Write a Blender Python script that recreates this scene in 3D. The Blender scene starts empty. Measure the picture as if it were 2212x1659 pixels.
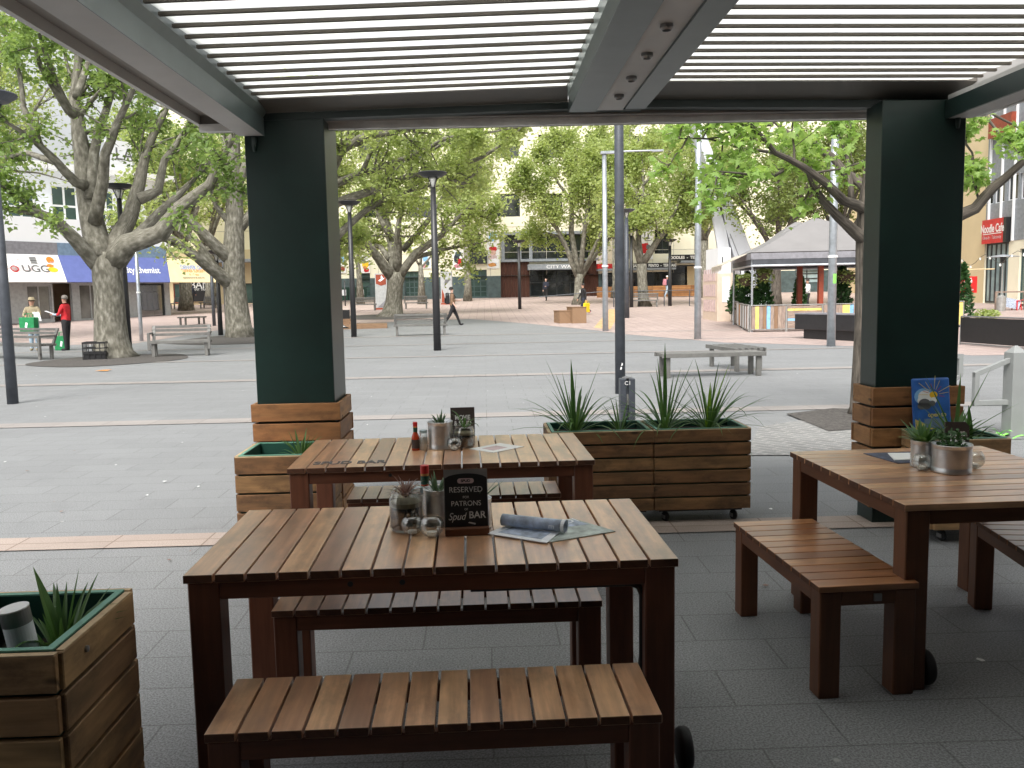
import bpy, bmesh, math, random
from mathutils import Vector, Matrix
R = math.radians
rnd = random.Random(7)
sc = bpy.context.scene
COL = sc.collection

# ------------------------------------------------------------------ camera
PW, PH, FPX = 2212.0, 1659.0, 1850.0
CAMZ, PITCH, YAW, ROLL = 1.58, R(5.96), R(1.75), 0.0186
F0 = Vector((math.sin(YAW), math.cos(YAW), 0)); R0 = Vector((math.cos(YAW), -math.sin(YAW), 0))
FW = F0 * math.cos(PITCH) + Vector((0, 0, -math.sin(PITCH)))
U0 = F0 * math.sin(PITCH) + Vector((0, 0, math.cos(PITCH)))
RT = R0 * math.cos(ROLL) - U0 * math.sin(ROLL)
UP = U0 * math.cos(ROLL) + R0 * math.sin(ROLL)
CP = Vector((0, 0, CAMZ))
cd = bpy.data.cameras.new('camera'); cam = bpy.data.objects.new('camera', cd); COL.objects.link(cam)
m = Matrix((RT, UP, -FW)).transposed().to_4x4(); m.translation = CP
cam.matrix_world = m
cd.sensor_width = 36.0; cd.lens = 36.0 * FPX / PW; cd.clip_start = 0.05; cd.clip_end = 800
sc.camera = cam

# ------------------------------------------------------------------ world, sun, exposure
SUN_EL, SUN_AZ = 52.0, 200.0           # azimuth measured clockwise from +Y: behind the camera, a little to the left
w = bpy.data.worlds.new('World'); sc.world = w; w.use_nodes = True
nt = w.node_tree; nt.nodes.clear()
sky = nt.nodes.new('ShaderNodeTexSky'); sky.sky_type = 'NISHITA'; sky.sun_disc = False
sky.sun_elevation = R(SUN_EL); sky.sun_rotation = R(SUN_AZ)
sky.air_density = 1.6; sky.dust_density = 6.0; sky.ozone_density = 1.0
hs = nt.nodes.new('ShaderNodeHueSaturation'); hs.inputs['Saturation'].default_value = 0.16
bg = nt.nodes.new('ShaderNodeBackground'); bg.inputs[1].default_value = 0.15
wo = nt.nodes.new('ShaderNodeOutputWorld')
nt.links.new(sky.outputs[0], hs.inputs['Color']); nt.links.new(hs.outputs[0], bg.inputs[0]); nt.links.new(bg.outputs[0], wo.inputs[0])
sl = bpy.data.lights.new('sun', 'SUN'); sl.energy = 1.5; sl.angle = R(25); sl.color = (1, .97, .92)
so = bpy.data.objects.new('sun', sl); COL.objects.link(so)
so.location = (0, -20, 40)
sd = Vector((math.sin(R(SUN_AZ)) * math.cos(R(SUN_EL)), math.cos(R(SUN_AZ)) * math.cos(R(SUN_EL)), math.sin(R(SUN_EL))))
so.rotation_euler = sd.to_track_quat('Z', 'Y').to_euler()
sc.view_settings.view_transform = 'Standard'; sc.view_settings.look = 'None'
sc.view_settings.exposure = 0.80; sc.view_settings.gamma = 1.0
sc.render.engine = 'CYCLES'
sc.cycles.max_bounces = 9; sc.cycles.diffuse_bounces = 6; sc.cycles.transparent_max_bounces = 12

# ------------------------------------------------------------------ helpers
def gz(y):
    "height of the ground: level near the cafe, a gentle rise in the far half of the plaza"
    return 0.0 if y < 33 else (0.03 * (y - 33) if y < 85 else 1.56)
def ray(px, py): return FW + RT * ((px - PW / 2) / FPX) + UP * ((PH / 2 - py) / FPX)
def at(px, py):
    "point of the ground surveyed from the photograph"
    r = ray(px, py); t = -CAMZ / r.z if r.z < -1e-4 else 90.0
    for _ in range(60):
        p = CP + r * t
        t = t + 0.6 * ((CP.z + r.z * t) - gz(p.y)) / max(1e-3, (-r.z + 0.03))
    return CP + r * t
def P(px, py, Y):
    r = ray(px, py); return CP + r * (Y / r.y)

class Plane:
    "a facade: origin A on the ground, running along d; uv() surveys a point on it"
    def __init__(s, A, d, off=0.0):
        s.d = Vector((d[0], d[1], 0)).normalized(); s.n = Vector((s.d.y, -s.d.x, 0)); s.A = Vector(A) + s.n * off
    def uv(s, px, py):
        r = ray(px, py); t = (s.A - CP).dot(s.n) / r.dot(s.n); p = CP + r * t
        return (p - s.A).dot(s.d), p.z - s.A.z
    def rect(s, x0, y0, x1, y1):
        xm, ym = (x0 + x1) / 2, (y0 + y1) / 2
        return s.uv(x0, ym)[0], s.uv(x1, ym)[0], s.uv(xm, y1)[1], s.uv(xm, y0)[1]

class MB:
    def __init__(s): s.v = []; s.f = []; s.m = []; s.uv = []
    def add(s, vs, fs, mi=0, uvs=None):
        b = len(s.v); s.v += [tuple(v) for v in vs]
        for k, f in enumerate(fs):
            s.f.append([b + i for i in f]); s.m.append(mi)
            s.uv.append([uvs[i] for i in f] if uvs and not isinstance(uvs[0], list) else (uvs[k] if uvs else [(vs[i][0], vs[i][2]) for i in f]))
        return s
    def box(s, x0, x1, y0, y1, z0, z1, mi=0, ax=None, M=None):
        vs = [Vector((x, y, z)) for x in (x0, x1) for y in (y0, y1) for z in (z0, z1)]
        fs = [(0, 1, 3, 2), (4, 6, 7, 5), (0, 4, 5, 1), (2, 3, 7, 6), (0, 2, 6, 4), (1, 5, 7, 3)]
        if ax is None:
            e = (abs(x1 - x0), abs(y1 - y0), abs(z1 - z0)); ax = e.index(max(e))
        o1, o2 = [i for i in range(3) if i != ax]; ro, rv = rnd.random() * 50, rnd.random() * 50
        uvs = [(v[ax] + ro, v[o1] + v[o2] + rv) for v in vs]
        if M is not None: vs = [M @ v for v in vs]
        return s.add(vs, fs, mi, uvs)
    def tube(s, pts, rads, n=8, mi=0, cap=True):
        pts = [Vector(p) for p in pts]
        if not isinstance(rads, (list, tuple)): rads = [rads] * len(pts)
        vs = []; fs = []; uvs = []; up = Vector((0.013, 0.021, 1)); L = 0
        prev = None
        for i, p in enumerate(pts):
            a = pts[max(i - 1, 0)]; c = pts[min(i + 1, len(pts) - 1)]; t = (c - a)
            if t.length < 1e-9: t = Vector((0, 0, 1))
            t.normalize()
            if prev is None:
                q = up if abs(t.dot(up)) < .95 else Vector((1, 0.02, 0))
                x = t.cross(q).normalized()
            else:
                x = (prev - t * prev.dot(t)).normalized()
            prev = x; y = t.cross(x)
            if i: L += (p - pts[i - 1]).length
            for k in range(n):
                an = 2 * math.pi * k / n; vs.append(p + (x * math.cos(an) + y * math.sin(an)) * rads[i]); uvs.append((L, k / n * 2 * math.pi * rads[0]))
        for i in range(len(pts) - 1):
            for k in range(n):
                k2 = (k + 1) % n; fs.append((i * n + k, i * n + k2, (i + 1) * n + k2, (i + 1) * n + k))
        if cap: fs += [tuple(range(n - 1, -1, -1)), tuple((len(pts) - 1) * n + k for k in range(n))]
        return s.add(vs, fs, mi, uvs)
    def lathe(s, prof, c=(0, 0, 0), n=24, mi=0, sx=1, sy=1):
        vs = []; fs = []
        for r, z in prof:
            for k in range(n):
                a = 2 * math.pi * k / n; vs.append((c[0] + r * math.cos(a) * sx, c[1] + r * math.sin(a) * sy, c[2] + z))
        for i in range(len(prof) - 1):
            for k in range(n):
                k2 = (k + 1) % n; fs.append((i * n + k, i * n + k2, (i + 1) * n + k2, (i + 1) * n + k))
        if prof[0][0] > 1e-5: fs.append(tuple(range(n - 1, -1, -1)))
        if prof[-1][0] > 1e-5: fs.append(tuple((len(prof) - 1) * n + k for k in range(n)))
        return s.add(vs, fs, mi)
    def poly(s, pts, mi=0): return s.add([Vector(p) for p in pts], [tuple(range(len(pts)))], mi)
    def prism(s, pts, dv, mi=0):
        "polygon extruded by vector dv"
        n = len(pts); a = [Vector(p) for p in pts]; b = [p + Vector(dv) for p in a]
        return s.add(a + b, [tuple(range(n - 1, -1, -1)), tuple(range(n, 2 * n))] + [(i, (i + 1) % n, n + (i + 1) % n, n + i) for i in range(n)], mi)
    def blade(s, base, d, L, wd, droop=.5, seg=7, mi=0, fold=.25, tip=1.0):
        "strap leaf: folded ribbon that bends over"
        p = Vector(base); d = Vector(d).normalized(); sd_ = d.cross(Vector((0, 0, 1)))
        if sd_.length < .05: sd_ = Vector((1, 0, 0))
        sd_.normalize(); vs = []; fs = []
        for i in range(seg + 1):
            t = i / seg; ww = wd * (0.55 + 1.1 * t if t < .35 else 1.0 * (1 - ((t - .35) / .65) ** 1.8 * tip)) * .5 + .0004
            nn = sd_.cross(d).normalized()
            vs += [p - sd_ * ww + nn * ww * fold, p, p + sd_ * ww + nn * ww * fold]
            d = (d + Vector((0, 0, -droop * (0.25 + t) * 1.6 / seg))).normalized(); p = p + d * (L / seg)
        for i in range(seg):
            fs += [(i * 3, i * 3 + 1, i * 3 + 4, i * 3 + 3), (i * 3 + 1, i * 3 + 2, i * 3 + 5, i * 3 + 4)]
        return s.add(vs, fs, mi)
    def build(s, name, mats, parent=None, bevel=0.0, smooth=False, seg=1):
        if not isinstance(mats, (list, tuple)): mats = [mats]
        me = bpy.data.meshes.new(name); me.from_pydata(s.v, [], s.f)
        for mm in mats: me.materials.append(mm)
        me.polygons.foreach_set('material_index', s.m)
        ul = me.uv_layers.new(name='UVMap'); flat = []
        for u in s.uv:
            for a in u: flat += [a[0], a[1]]
        ul.data.foreach_set('uv', flat)
        if smooth: me.polygons.foreach_set('use_smooth', [True] * len(me.polygons))
        me.update(); me.validate()
        o = bpy.data.objects.new(name, me); COL.objects.link(o)
        if parent: o.parent = parent
        if bevel:
            b = o.modifiers.new('bevel', 'BEVEL'); b.width = bevel; b.segments = seg; b.limit_method = 'ANGLE'; b.angle_limit = R(40)
        return o

def tag(o, label, cat, group=None, kind=None):
    o['label'] = label; o['category'] = cat
    if group: o['group'] = group
    if kind: o['kind'] = kind
    return o
def structure(o): o['kind'] = 'structure'; return o
def thing(name, label, cat, loc=(0, 0, 0), rz=0.0, group=None):
    o = bpy.data.objects.new(name, None); COL.objects.link(o); o.empty_display_size = .1
    o.location = loc; o.rotation_euler = (0, 0, rz)
    return tag(o, label, cat, group)
KIDS = {}
def kids(o):
    return [c for c in bpy.data.objects if c.parent == o]
def dup(root, loc, rz, label, sc_=None):
    "copy of a thing with copies of its parts and sub-parts"
    r = root.copy(); COL.objects.link(r); r.location = loc; r.rotation_euler = (0, 0, rz); r['label'] = label
    if sc_: r.scale = sc_
    for ch in kids(root):
        c = ch.copy(); COL.objects.link(c); c.parent = r
        for g in kids(ch):
            d = g.copy(); COL.objects.link(d); d.parent = c
    return r
def text(body, size, mat_, parent=None, name='lettering', M=None, ext=.002, align='CENTER', sx=1.0, shear=0.0, bold=0.0, top=False):
    cu = bpy.data.curves.new(name, 'FONT'); cu.body = body; cu.size = size; cu.extrude = ext; cu.align_x = align; cu.align_y = 'CENTER'
    cu.shear = shear; cu.offset = bold
    t = bpy.data.objects.new(name, cu); COL.objects.link(t)
    bpy.context.view_layer.update()
    me = bpy.data.meshes.new_from_object(t.evaluated_get(bpy.context.evaluated_depsgraph_get()))
    bpy.data.objects.remove(t); bpy.data.curves.remove(cu)
    A = Matrix.Scale(sx, 4, (1, 0, 0)); me.transform((M or Matrix()) @ A); me.materials.clear(); me.materials.append(mat_); me.name = name
    o = bpy.data.objects.new(name, me); COL.objects.link(o)
    if parent: o.parent = parent
    return o
def standing(x, y, z, rx=90, rz=0): return Matrix.Translation((x, y, z)) @ Matrix.Rotation(R(rz), 4, 'Z') @ Matrix.Rotation(R(rx), 4, 'X')

# ------------------------------------------------------------------ materials
MT = {}
def nd(nt, t, **kw):
    n = nt.nodes.new('ShaderNode' + t)
    for k, v in kw.items(): n.inputs[k].default_value = v
    return n
def newmat(name):
    m_ = bpy.data.materials.new(name); m_.use_nodes = True; t = m_.node_tree; t.nodes.clear()
    o = t.nodes.new('ShaderNodeOutputMaterial'); b = t.nodes.new('ShaderNodeBsdfPrincipled'); t.links.new(b.outputs[0], o.inputs[0])
    MT[name] = m_; return m_, t, b, o
def c4(c): return (c[0], c[1], c[2], 1)
def mixc(t, fac, a, b, mode='MIX'):
    n = t.nodes.new('ShaderNodeMix'); n.data_type = 'RGBA'; n.blend_type = mode
    for s_, v in ((0, fac), (6, a), (7, b)):
        if hasattr(v, 'is_output') or isinstance(v, bpy.types.NodeSocket): t.links.new(v, n.inputs[s_])
        else: n.inputs[s_].default_value = v if s_ == 0 else c4(v)
    return n.outputs[2]
def ramp(t, fac, stops):
    n = t.nodes.new('ShaderNodeValToRGB'); e = n.color_ramp.elements
    while len(e) < len(stops): e.new(0.5)
    for k, (p_, c) in enumerate(stops): e[k].position = p_; e[k].color = c4(c) if len(c) == 3 else c
    t.links.new(fac, n.inputs[0]); return n.outputs[0]
def coords(t, kind, scale=(1, 1, 1)):
    c = t.nodes.new('ShaderNodeTexCoord'); mp = t.nodes.new('ShaderNodeMapping'); mp.inputs['Scale'].default_value = scale
    t.links.new(c.outputs[kind], mp.inputs[0]); return mp.outputs[0]
def noise(t, vec, scale, detail=4, rough=.55):
    n = nd(t, 'TexNoise', Scale=scale, Detail=detail, Roughness=rough); t.links.new(vec, n.inputs['Vector']); return n.outputs[0]
def bump(t, b, h, strength=.2, dist=.01):
    n = nd(t, 'Bump', Strength=strength, Distance=dist); t.links.new(h, n.inputs['Height']); t.links.new(n.outputs[0], b.inputs['Normal'])
def pm(name, col, rough=.6, metal=0.0, var=.18, scale=6.0, spec=.5, bmp=0.0, trans=0.0, dirt=0.0):
    "painted / plain material with a slight uneven tone"
    m_, t, b, o = newmat(name); v = coords(t, 'Object')
    f = noise(t, v, scale); a = tuple(c * (1 - var) for c in col); d = tuple(min(1, c * (1 + var)) for c in col)
    cs = ramp(t, f, [(.3, a), (.7, d)])
    if dirt:
        f2 = noise(t, coords(t, 'Object'), scale * .35, 6, .7); cs = mixc(t, ramp(t, f2, [(.5, (0, 0, 0)), (.75, (dirt,) * 3)]), cs, tuple(c * .45 for c in col))
    t.links.new(cs, b.inputs['Base Color']); b.inputs['Roughness'].default_value = rough; b.inputs['Metallic'].default_value = metal
    b.inputs['Specular IOR Level'].default_value = spec
    if bmp: bump(t, b, noise(t, v, scale * 6), bmp)
    if trans: b.inputs['Transmission Weight'].default_value = trans
    return m_
def wood(name, c_lo, c_hi, rough=.5, stain=0.0, grain=26.0, isl=.5, spec=.4, knots=0.0, coat=0.0):
    m_, t, b, o = newmat(name)
    v = coords(t, 'UV', (1.6, grain, 1)); g = noise(t, v, 1.6, 5, .6)
    cs = ramp(t, g, [(.25, c_lo), (.75, c_hi)])
    ge = t.nodes.new('ShaderNodeNewGeometry')
    tint = ramp(t, ge.outputs['Random Per Island'], [(0, (.60, .47, .45)), (.22, (.95, .80, .68)), (.45, (1.18, 1.06, .90)), (.62, (.86, .66, .56)), (.8, (1.12, .98, .82)), (1, (.72, .54, .48))])
    cs = mixc(t, isl, cs, tint, 'MULTIPLY') if isl else cs
    v2 = coords(t, 'UV', (2.2, 7, 1)); s2 = noise(t, v2, 1.7, 3, .55)
    cs = mixc(t, ramp(t, s2, [(.42, (0, 0, 0)), (.72, (.45 + stain * .4,) * 3)]), cs, tuple(x * .5 for x in c_lo))
    if stain:
        s3 = noise(t, coords(t, 'UV', (2.6, 5, 1)), 1.3, 6, .7)
        cs = mixc(t, ramp(t, s3, [(.5, (0, 0, 0)), (.7, (stain,) * 3)]), cs, (c_lo[0] * .25, c_lo[1] * .22, c_lo[2] * .25))
    if knots:
        vo = nd(t, 'TexVoronoi', Scale=1.0); t.links.new(coords(t, 'UV', (3.2, 9, 1)), vo.inputs['Vector'])
        cs = mixc(t, ramp(t, vo.outputs['Distance'], [(.05, (knots,) * 3), (.13, (0, 0, 0))]), cs, tuple(x * .2 for x in c_lo))
    t.links.new(cs, b.inputs['Base Color'])
    rr = t.nodes.new('ShaderNodeMapRange'); rr.inputs[3].default_value = rough - .1; rr.inputs[4].default_value = rough + .15
    t.links.new(g, rr.inputs[0]); t.links.new(rr.outputs[0], b.inputs['Roughness'])
    b.inputs['Specular IOR Level'].default_value = spec; b.inputs['Coat Weight'].default_value = coat; b.inputs['Coat Roughness'].default_value = .28
    bump(t, b, g, .25, .002); return m_
def leafmat(name, c1, c2, tr=.45, rough=.5):
    m_, t, b, o = newmat(name); ge = t.nodes.new('ShaderNodeNewGeometry')
    f = noise(t, coords(t, 'Object'), .55, 2)
    cs = mixc(t, .5, ramp(t, ge.outputs['Random Per Island'], [(0, c1), (1, c2)]), ramp(t, f, [(.35, c1), (.65, c2)]))
    t.links.new(cs, b.inputs['Base Color']); b.inputs['Roughness'].default_value = rough; b.inputs['Specular IOR Level'].default_value = .35
    tl = t.nodes.new('ShaderNodeBsdfTranslucent'); hs_ = nd(t, 'HueSaturation', Saturation=1.15, Value=1.35); hs_.inputs['Hue'].default_value = .485
    t.links.new(cs, hs_.inputs['Color']); t.links.new(hs_.outputs[0], tl.inputs[0])
    mx = t.nodes.new('ShaderNodeMixShader'); mx.inputs[0].default_value = tr
    t.links.new(b.outputs[0], mx.inputs[1]); t.links.new(tl.outputs[0], mx.inputs[2]); t.links.new(mx.outputs[0], o.inputs[0]); return m_
def glass(name, col=(1, 1, 1), rough=.02, ior=1.45):
    m_, t, b, o = newmat(name); b.inputs['Base Color'].default_value = c4(col); b.inputs['Transmission Weight'].default_value = 1; b.inputs['Roughness'].default_value = rough; b.inputs['IOR'].default_value = ior
    return m_

wood('table_wood', (.45, .265, .15), (.82, .57, .365), .34, stain=.5, isl=1.0, spec=.55, coat=.85)
wood('bench_wood', (.29, .135, .062), (.52, .285, .14), .36, stain=.35, isl=1.0, coat=.6)
wood('end_grain_shade', (.075, .032, .018), (.15, .07, .038), .6, isl=.6)  # slat ends: oiled end grain, with the shade they face painted in
wood('frame_wood', (.115, .042, .023), (.20, .078, .042), .42, isl=.35)
wood('frame_wood_light', (.11, .045, .022), (.18, .075, .036), .45, isl=.35)
wood('crate_wood', (.27, .175, .085), (.52, .36, .19), .68, stain=.75, isl=.75, grain=20, knots=.9)
wood('crate_wood_dark', (.15, .085, .038), (.31, .19, .09), .68, stain=.8, isl=.8, grain=20, knots=.9)
wood('clad_wood', (.24, .12, .05), (.42, .24, .105), .6, stain=.6, isl=.9, grain=18, knots=.8)
wood('fence_timber', (.26, .21, .18), (.42, .35, .31), .75, stain=.4, isl=.5)
wood('box_timber', (.22, .145, .088), (.32, .22, .14), .7, isl=.5)
wood('planter_orange', (.24, .12, .045), (.40, .22, .09), .6, isl=.9)
wood('corten', (.045, .014, .007), (.095, .030, .014), .6, isl=.4, stain=.3)
wood('bark_brown', (.022, .018, .014), (.21, .18, .148), .9, isl=0, grain=22, stain=.5)
pm('column_green', (.0055, .020, .016), .40, var=.25, scale=3, dirt=.35, bmp=.04)
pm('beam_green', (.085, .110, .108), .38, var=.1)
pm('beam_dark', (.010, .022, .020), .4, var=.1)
pm('soffit_grey', (.50, .485, .47), .6, var=.1, scale=2)
pm('soffit_brown', (.29, .265, .24), .6, var=.1, scale=2); pm('lip_grey', (.58, .565, .545), .55, var=.08, scale=2); pm('ledge_grey', (.16, .19, .18), .35, var=.1); pm('gutter_brown', (.13, .12, .105), .55, var=.1, scale=2)
pm('blade_white', (.80, .80, .77), .45, var=.03, scale=1)
pm('blade_lip', (.085, .072, .055), .6, var=.08)
pm('liner_green', (.008, .050, .034), .5)
pm('liner_rim', (.12, .30, .22), .5)
pm('cut_edge', (.50, .36, .21), .7, scale=20)
pm('soil', (.02, .014, .010), .95, scale=30, bmp=.6, var=.4)
pm('black', (.012, .012, .013), .45)
pm('black_paint', (.018, .018, .020), .4, dirt=.3)
pm('pole_slate', (.055, .062, .075), .45, dirt=.35, var=.25)
pm('pole_black', (.022, .022, .024), .42, var=.2)
pm('pole_silver', (.42, .45, .48), .35, metal=.6, dirt=.2)
pm('steel', (.36, .355, .34), .42, metal=.55, dirt=.25)
pm('bench_steel', (.155, .152, .142), .5, metal=.2, var=.2, dirt=.3)
pm('fence_white', (.25, .26, .255), .5, var=.06)
pm('tin', (.62, .63, .64), .34, metal=.9, var=.1, scale=30)
pm('white', (.78, .78, .76), .55, var=.05)
pm('paper', (.80, .82, .85), .7, var=.1, scale=14)
pm('chalk', (.60, .60, .58), .9, var=.3, scale=60)
pm('red', (.55, .02, .02), .4)
pm('dark_glass', (.018, .022, .023), .06, var=.5, scale=.8, spec=.9)
pm('green_glass', (.05, .085, .075), .08, var=.5, scale=.5, spec=.8)
pm('pale_glass', (.28, .36, .37), .1, var=.3, scale=.9, spec=.8)
pm('cream', (.78, .74, .58), .7, var=.05, scale=.6)
pm('cream_warm', (.64, .52, .32), .7, var=.06, scale=.6)
pm('panel_joint', (.40, .38, .32), .7)
pm('granite', (.065, .095, .098), .4, var=.3, scale=3)
pm('frame_dark', (.02, .025, .027), .4)
pm('frame_grey', (.22, .24, .26), .45)
pm('frame_teal', (.05, .085, .085), .4)
pm('white_wall', (.78, .80, .82), .65, var=.03, scale=.4)
pm('awning_white', (.80, .79, .77), .7, var=.03, scale=2)
pm('awning_blue', (.11, .14, .36), .6, var=.08, scale=3)
pm('awning_cream', (.74, .62, .36), .7, var=.08, scale=3)
pm('fascia_grey', (.21, .21, .23), .6)
pm('fascia_blue', (.16, .24, .34), .6)
pm('beige', (.46, .33, .22), .7, var=.2, scale=1.5)
pm('orange', (.75, .20, .02), .5); pm('yellow', (.85, .52, .02), .5); pm('sky_blue', (.22, .45, .72), .6, var=.25)
pm('pastel_yellow', (.72, .56, .16), .6, var=.25); pm('tan_orange', (.55, .25, .07), .6, var=.25)
pm('pink', (.6, .25, .3), .6); pm('text_grey', (.12, .12, .12), .6); pm('text_faint', (.55, .42, .42), .7); pm('text_blue', (.2, .3, .55), .7)
pm('tent_fabric', (.20, .193, .19), .75, var=.06, scale=1.5)
pm('tent_dark', (.05, .055, .065), .5)
pm('tent_stripe', (.45, .40, .33), .7, var=.25)
pm('post_rust', (.25, .045, .018), .55, var=.2)
pm('kiosk', (.62, .50, .40), .6, var=.06)
pm('shop_glass', (.16, .155, .145), .08, var=.6, scale=.7, spec=.8); pm('sculpture', (.60, .63, .68), .45, var=.04, scale=.8)
pm('skin', (.48, .27, .19), .6); pm('skin_pale', (.62, .40, .32), .6)
pm('hair_dark', (.02, .014, .011), .6); pm('hair_grey', (.20, .18, .16), .7)
pm('shirt_red', (.62, .02, .03), .75, var=.2, scale=14); pm('denim', (.16, .24, .38), .8, var=.2, scale=14); pm('pale_denim', (.33, .43, .52), .8, var=.2, scale=14)
pm('khaki', (.30, .25, .16), .8, var=.2, scale=14); pm('trouser_black', (.015, .014, .016), .8, var=.3, scale=14); pm('cloth_navy', (.022, .026, .045), .8, var=.3, scale=14)
pm('cloth_brown', (.25, .15, .09), .8, var=.2); pm('bag_green', (.01, .22, .07), .7, var=.2, scale=9); pm('bag_yellow', (.85, .62, .01), .6, var=.1)
pm('shirt_blue', (.35, .42, .6), .8); pm('shirt_white', (.7, .7, .7), .8)
pm('plastic_red', (.50, .01, .015), .35); pm('lime', (.25, .75, .12), .6)
pm('basket', (.055, .036, .02), .9, scale=30)
pm('mulch', (.075, .068, .062), .95, var=.45, scale=25, bmp=.5)
pm('sauce', (.42, .05, .015), .25); pm('label_dark', (.05, .035, .03), .6); pm('neck_green', (.01, .07, .04), .5); pm('salt', (.72, .71, .68), .8)
pm('wax', (.75, .74, .70), .5); pm('print_blue', (.38, .44, .55), .6, var=.5, scale=22); pm('print_green', (.42, .47, .44), .6, var=.5, scale=18); pm('print_dark', (.06, .07, .11), .5, var=.7, scale=25)
pm('board_black', (.010, .010, .011), .5); pm('acrylic', (.25, .24, .23), .15)
pm('sign_blue', (.035, .13, .42), .35, var=.25, scale=12); pm('solar_frost', (.80, .84, .88), .35); pm('flash_pale', (.80, .78, .75), .5); pm('solar_cell', (.02, .02, .025), .15, metal=.3)
pm('rubber', (.015, .015, .016), .7); pm('zinc', (.30, .30, .30), .4, metal=.8)
pm('interior', (.10, .085, .07), .8, var=.3)
pm('lamp_glass', (.75, .75, .70), .3)
pm('cafe_blocker_wall', (.035, .032, .030), .7)
m_, t, b, o = newmat('opal_blade')       # opal sheet: lets the daylight through from above
b.inputs['Base Color'].default_value = (.85, .85, .83, 1); b.inputs['Roughness'].default_value = .5
tl = t.nodes.new('ShaderNodeBsdfTranslucent'); tl.inputs[0].default_value = (.93, .94, .92, 1); mx = t.nodes.new('ShaderNodeMixShader'); mx.inputs[0].default_value = .85
t.links.new(b.outputs[0], mx.inputs[1]); t.links.new(tl.outputs[0], mx.inputs[2]); t.links.new(mx.outputs[0], o.inputs[0])
m_, t, b, o = newmat('clear_glass')       # thin clear glass: mostly see-through, mirror-like at grazing angles
gb = nd(t, 'BsdfGlossy', Roughness=.03); tb = t.nodes.new('ShaderNodeBsdfTransparent'); tb.inputs[0].default_value = (.95, .965, .96, 1)
lw_ = nd(t, 'LayerWeight', Blend=.35); fr = ramp(t, lw_.outputs['Facing'], [(0, (.13,) * 3), (.5, (.24,) * 3), (.8, (.55,) * 3), (1, (.9,) * 3)]); mx = t.nodes.new('ShaderNodeMixShader')
t.links.new(fr, mx.inputs[0]); t.links.new(tb.outputs[0], mx.inputs[1]); t.links.new(gb.outputs[0], mx.inputs[2]); t.links.new(mx.outputs[0], o.inputs[0])
glass('sauce_glass', (1, .9, .8))
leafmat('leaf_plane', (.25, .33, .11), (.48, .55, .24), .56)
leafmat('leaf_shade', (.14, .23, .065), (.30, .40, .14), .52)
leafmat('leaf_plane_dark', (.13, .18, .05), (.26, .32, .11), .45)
leafmat('leaf_near', (.19, .33, .085), (.40, .54, .18), .54)
leafmat('leaf_strap', (.045, .115, .035), (.13, .23, .07), .3, .33)
leafmat('leaf_strap_lime', (.12, .24, .035), (.22, .34, .06), .35, .38)
leafmat('leaf_conifer', (.02, .065, .02), (.07, .15, .045), .2)
leafmat('leaf_succulent', (.075, .13, .07), (.15, .22, .12), .15)
leafmat('leaf_brown', (.14, .075, .055), (.26, .16, .12), .2)
# plane-tree bark: pale camouflage patches
m_, t, b, o = newmat('bark_plane'); v = coords(t, 'UV', (2.2, 3.0, 1))
f = noise(t, v, 1.9, 3, .5); cs = ramp(t, f, [(.36, (.10, .092, .070)), (.46, (.145, .136, .106)), (.55, (.19, .178, .143)), (.60, (.225, .213, .175)), (.70, (.30, .285, .24))])
f2 = noise(t, coords(t, 'Object'), 9, 4); cs = mixc(t, ramp(t, f2, [(.5, (0, 0, 0)), (.8, (.45,) * 3)]), cs, (.075, .066, .050))
t.links.new(cs, b.inputs['Base Color']); b.inputs['Roughness'].default_value = .85; bump(t, b, f, .4, .02)
# stone paving: long grey pavers with grit, open joints and stains
def paving(name, base, bw, bh, joint, grit=.20, jw=.006, off=.5, var=.12, rot=0.0, jd=.55):
    m_, t, b, o = newmat(name)
    c = t.nodes.new('ShaderNodeTexCoord'); mp = t.nodes.new('ShaderNodeMapping'); mp.inputs['Rotation'].default_value = (0, 0, R(rot)); t.links.new(c.outputs['Object'], mp.inputs[0])
    br = nd(t, 'TexBrick', Scale=1.0); br.offset = off
    br.inputs['Mortar Size'].default_value = jw; br.inputs['Mortar Smooth'].default_value = .2; br.inputs['Brick Width'].default_value = bw; br.inputs['Row Height'].default_value = bh
    br.inputs['Color1'].default_value = c4(tuple(x * (1 - var) for x in base)); br.inputs['Color2'].default_value = c4(tuple(x * (1 + var) for x in base)); br.inputs['Mortar'].default_value = c4(joint)
    t.links.new(mp.outputs[0], br.inputs['Vector'])
    ob = c.outputs['Object']
    g = noise(t, ob, 120, 2, .75); s = noise(t, ob, .35, 5, .6); s2 = noise(t, ob, 2.6, 5, .65)
    cs = mixc(t, ramp(t, g, [(.38, (.5 - grit,) * 3), (.62, (.5 + grit,) * 3)]), (0, 0, 0), (2, 2, 2))
    cs = mixc(t, 1.0, br.outputs[0], cs, 'MULTIPLY')
    cs = mixc(t, ramp(t, s, [(.35, (.22,) * 3), (.6, (0, 0, 0))]), cs, tuple(x * .62 for x in base))
    cs = mixc(t, ramp(t, s2, [(.55, (0, 0, 0)), (.8, (.35,) * 3)]), cs, tuple(x * .6 for x in base))
    vo = nd(t, 'TexVoronoi', Scale=2.3); t.links.new(ob, vo.inputs['Vector'])
    cs = mixc(t, ramp(t, vo.outputs['Distance'], [(.025, (.75,) * 3), (.04, (0, 0, 0))]), cs, (.42, .42, .40))
    t.links.new(cs, b.inputs['Base Color']); b.inputs['Roughness'].default_value = .72; b.inputs['Specular IOR Level'].default_value = .4
    bump(t, b, br.outputs['Fac'], -jd * .5, .004); return m_
paving('pave_grey', (.215, .22, .222), .62, .31, (.140, .140, .140), var=.045, jw=.0045)
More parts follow.
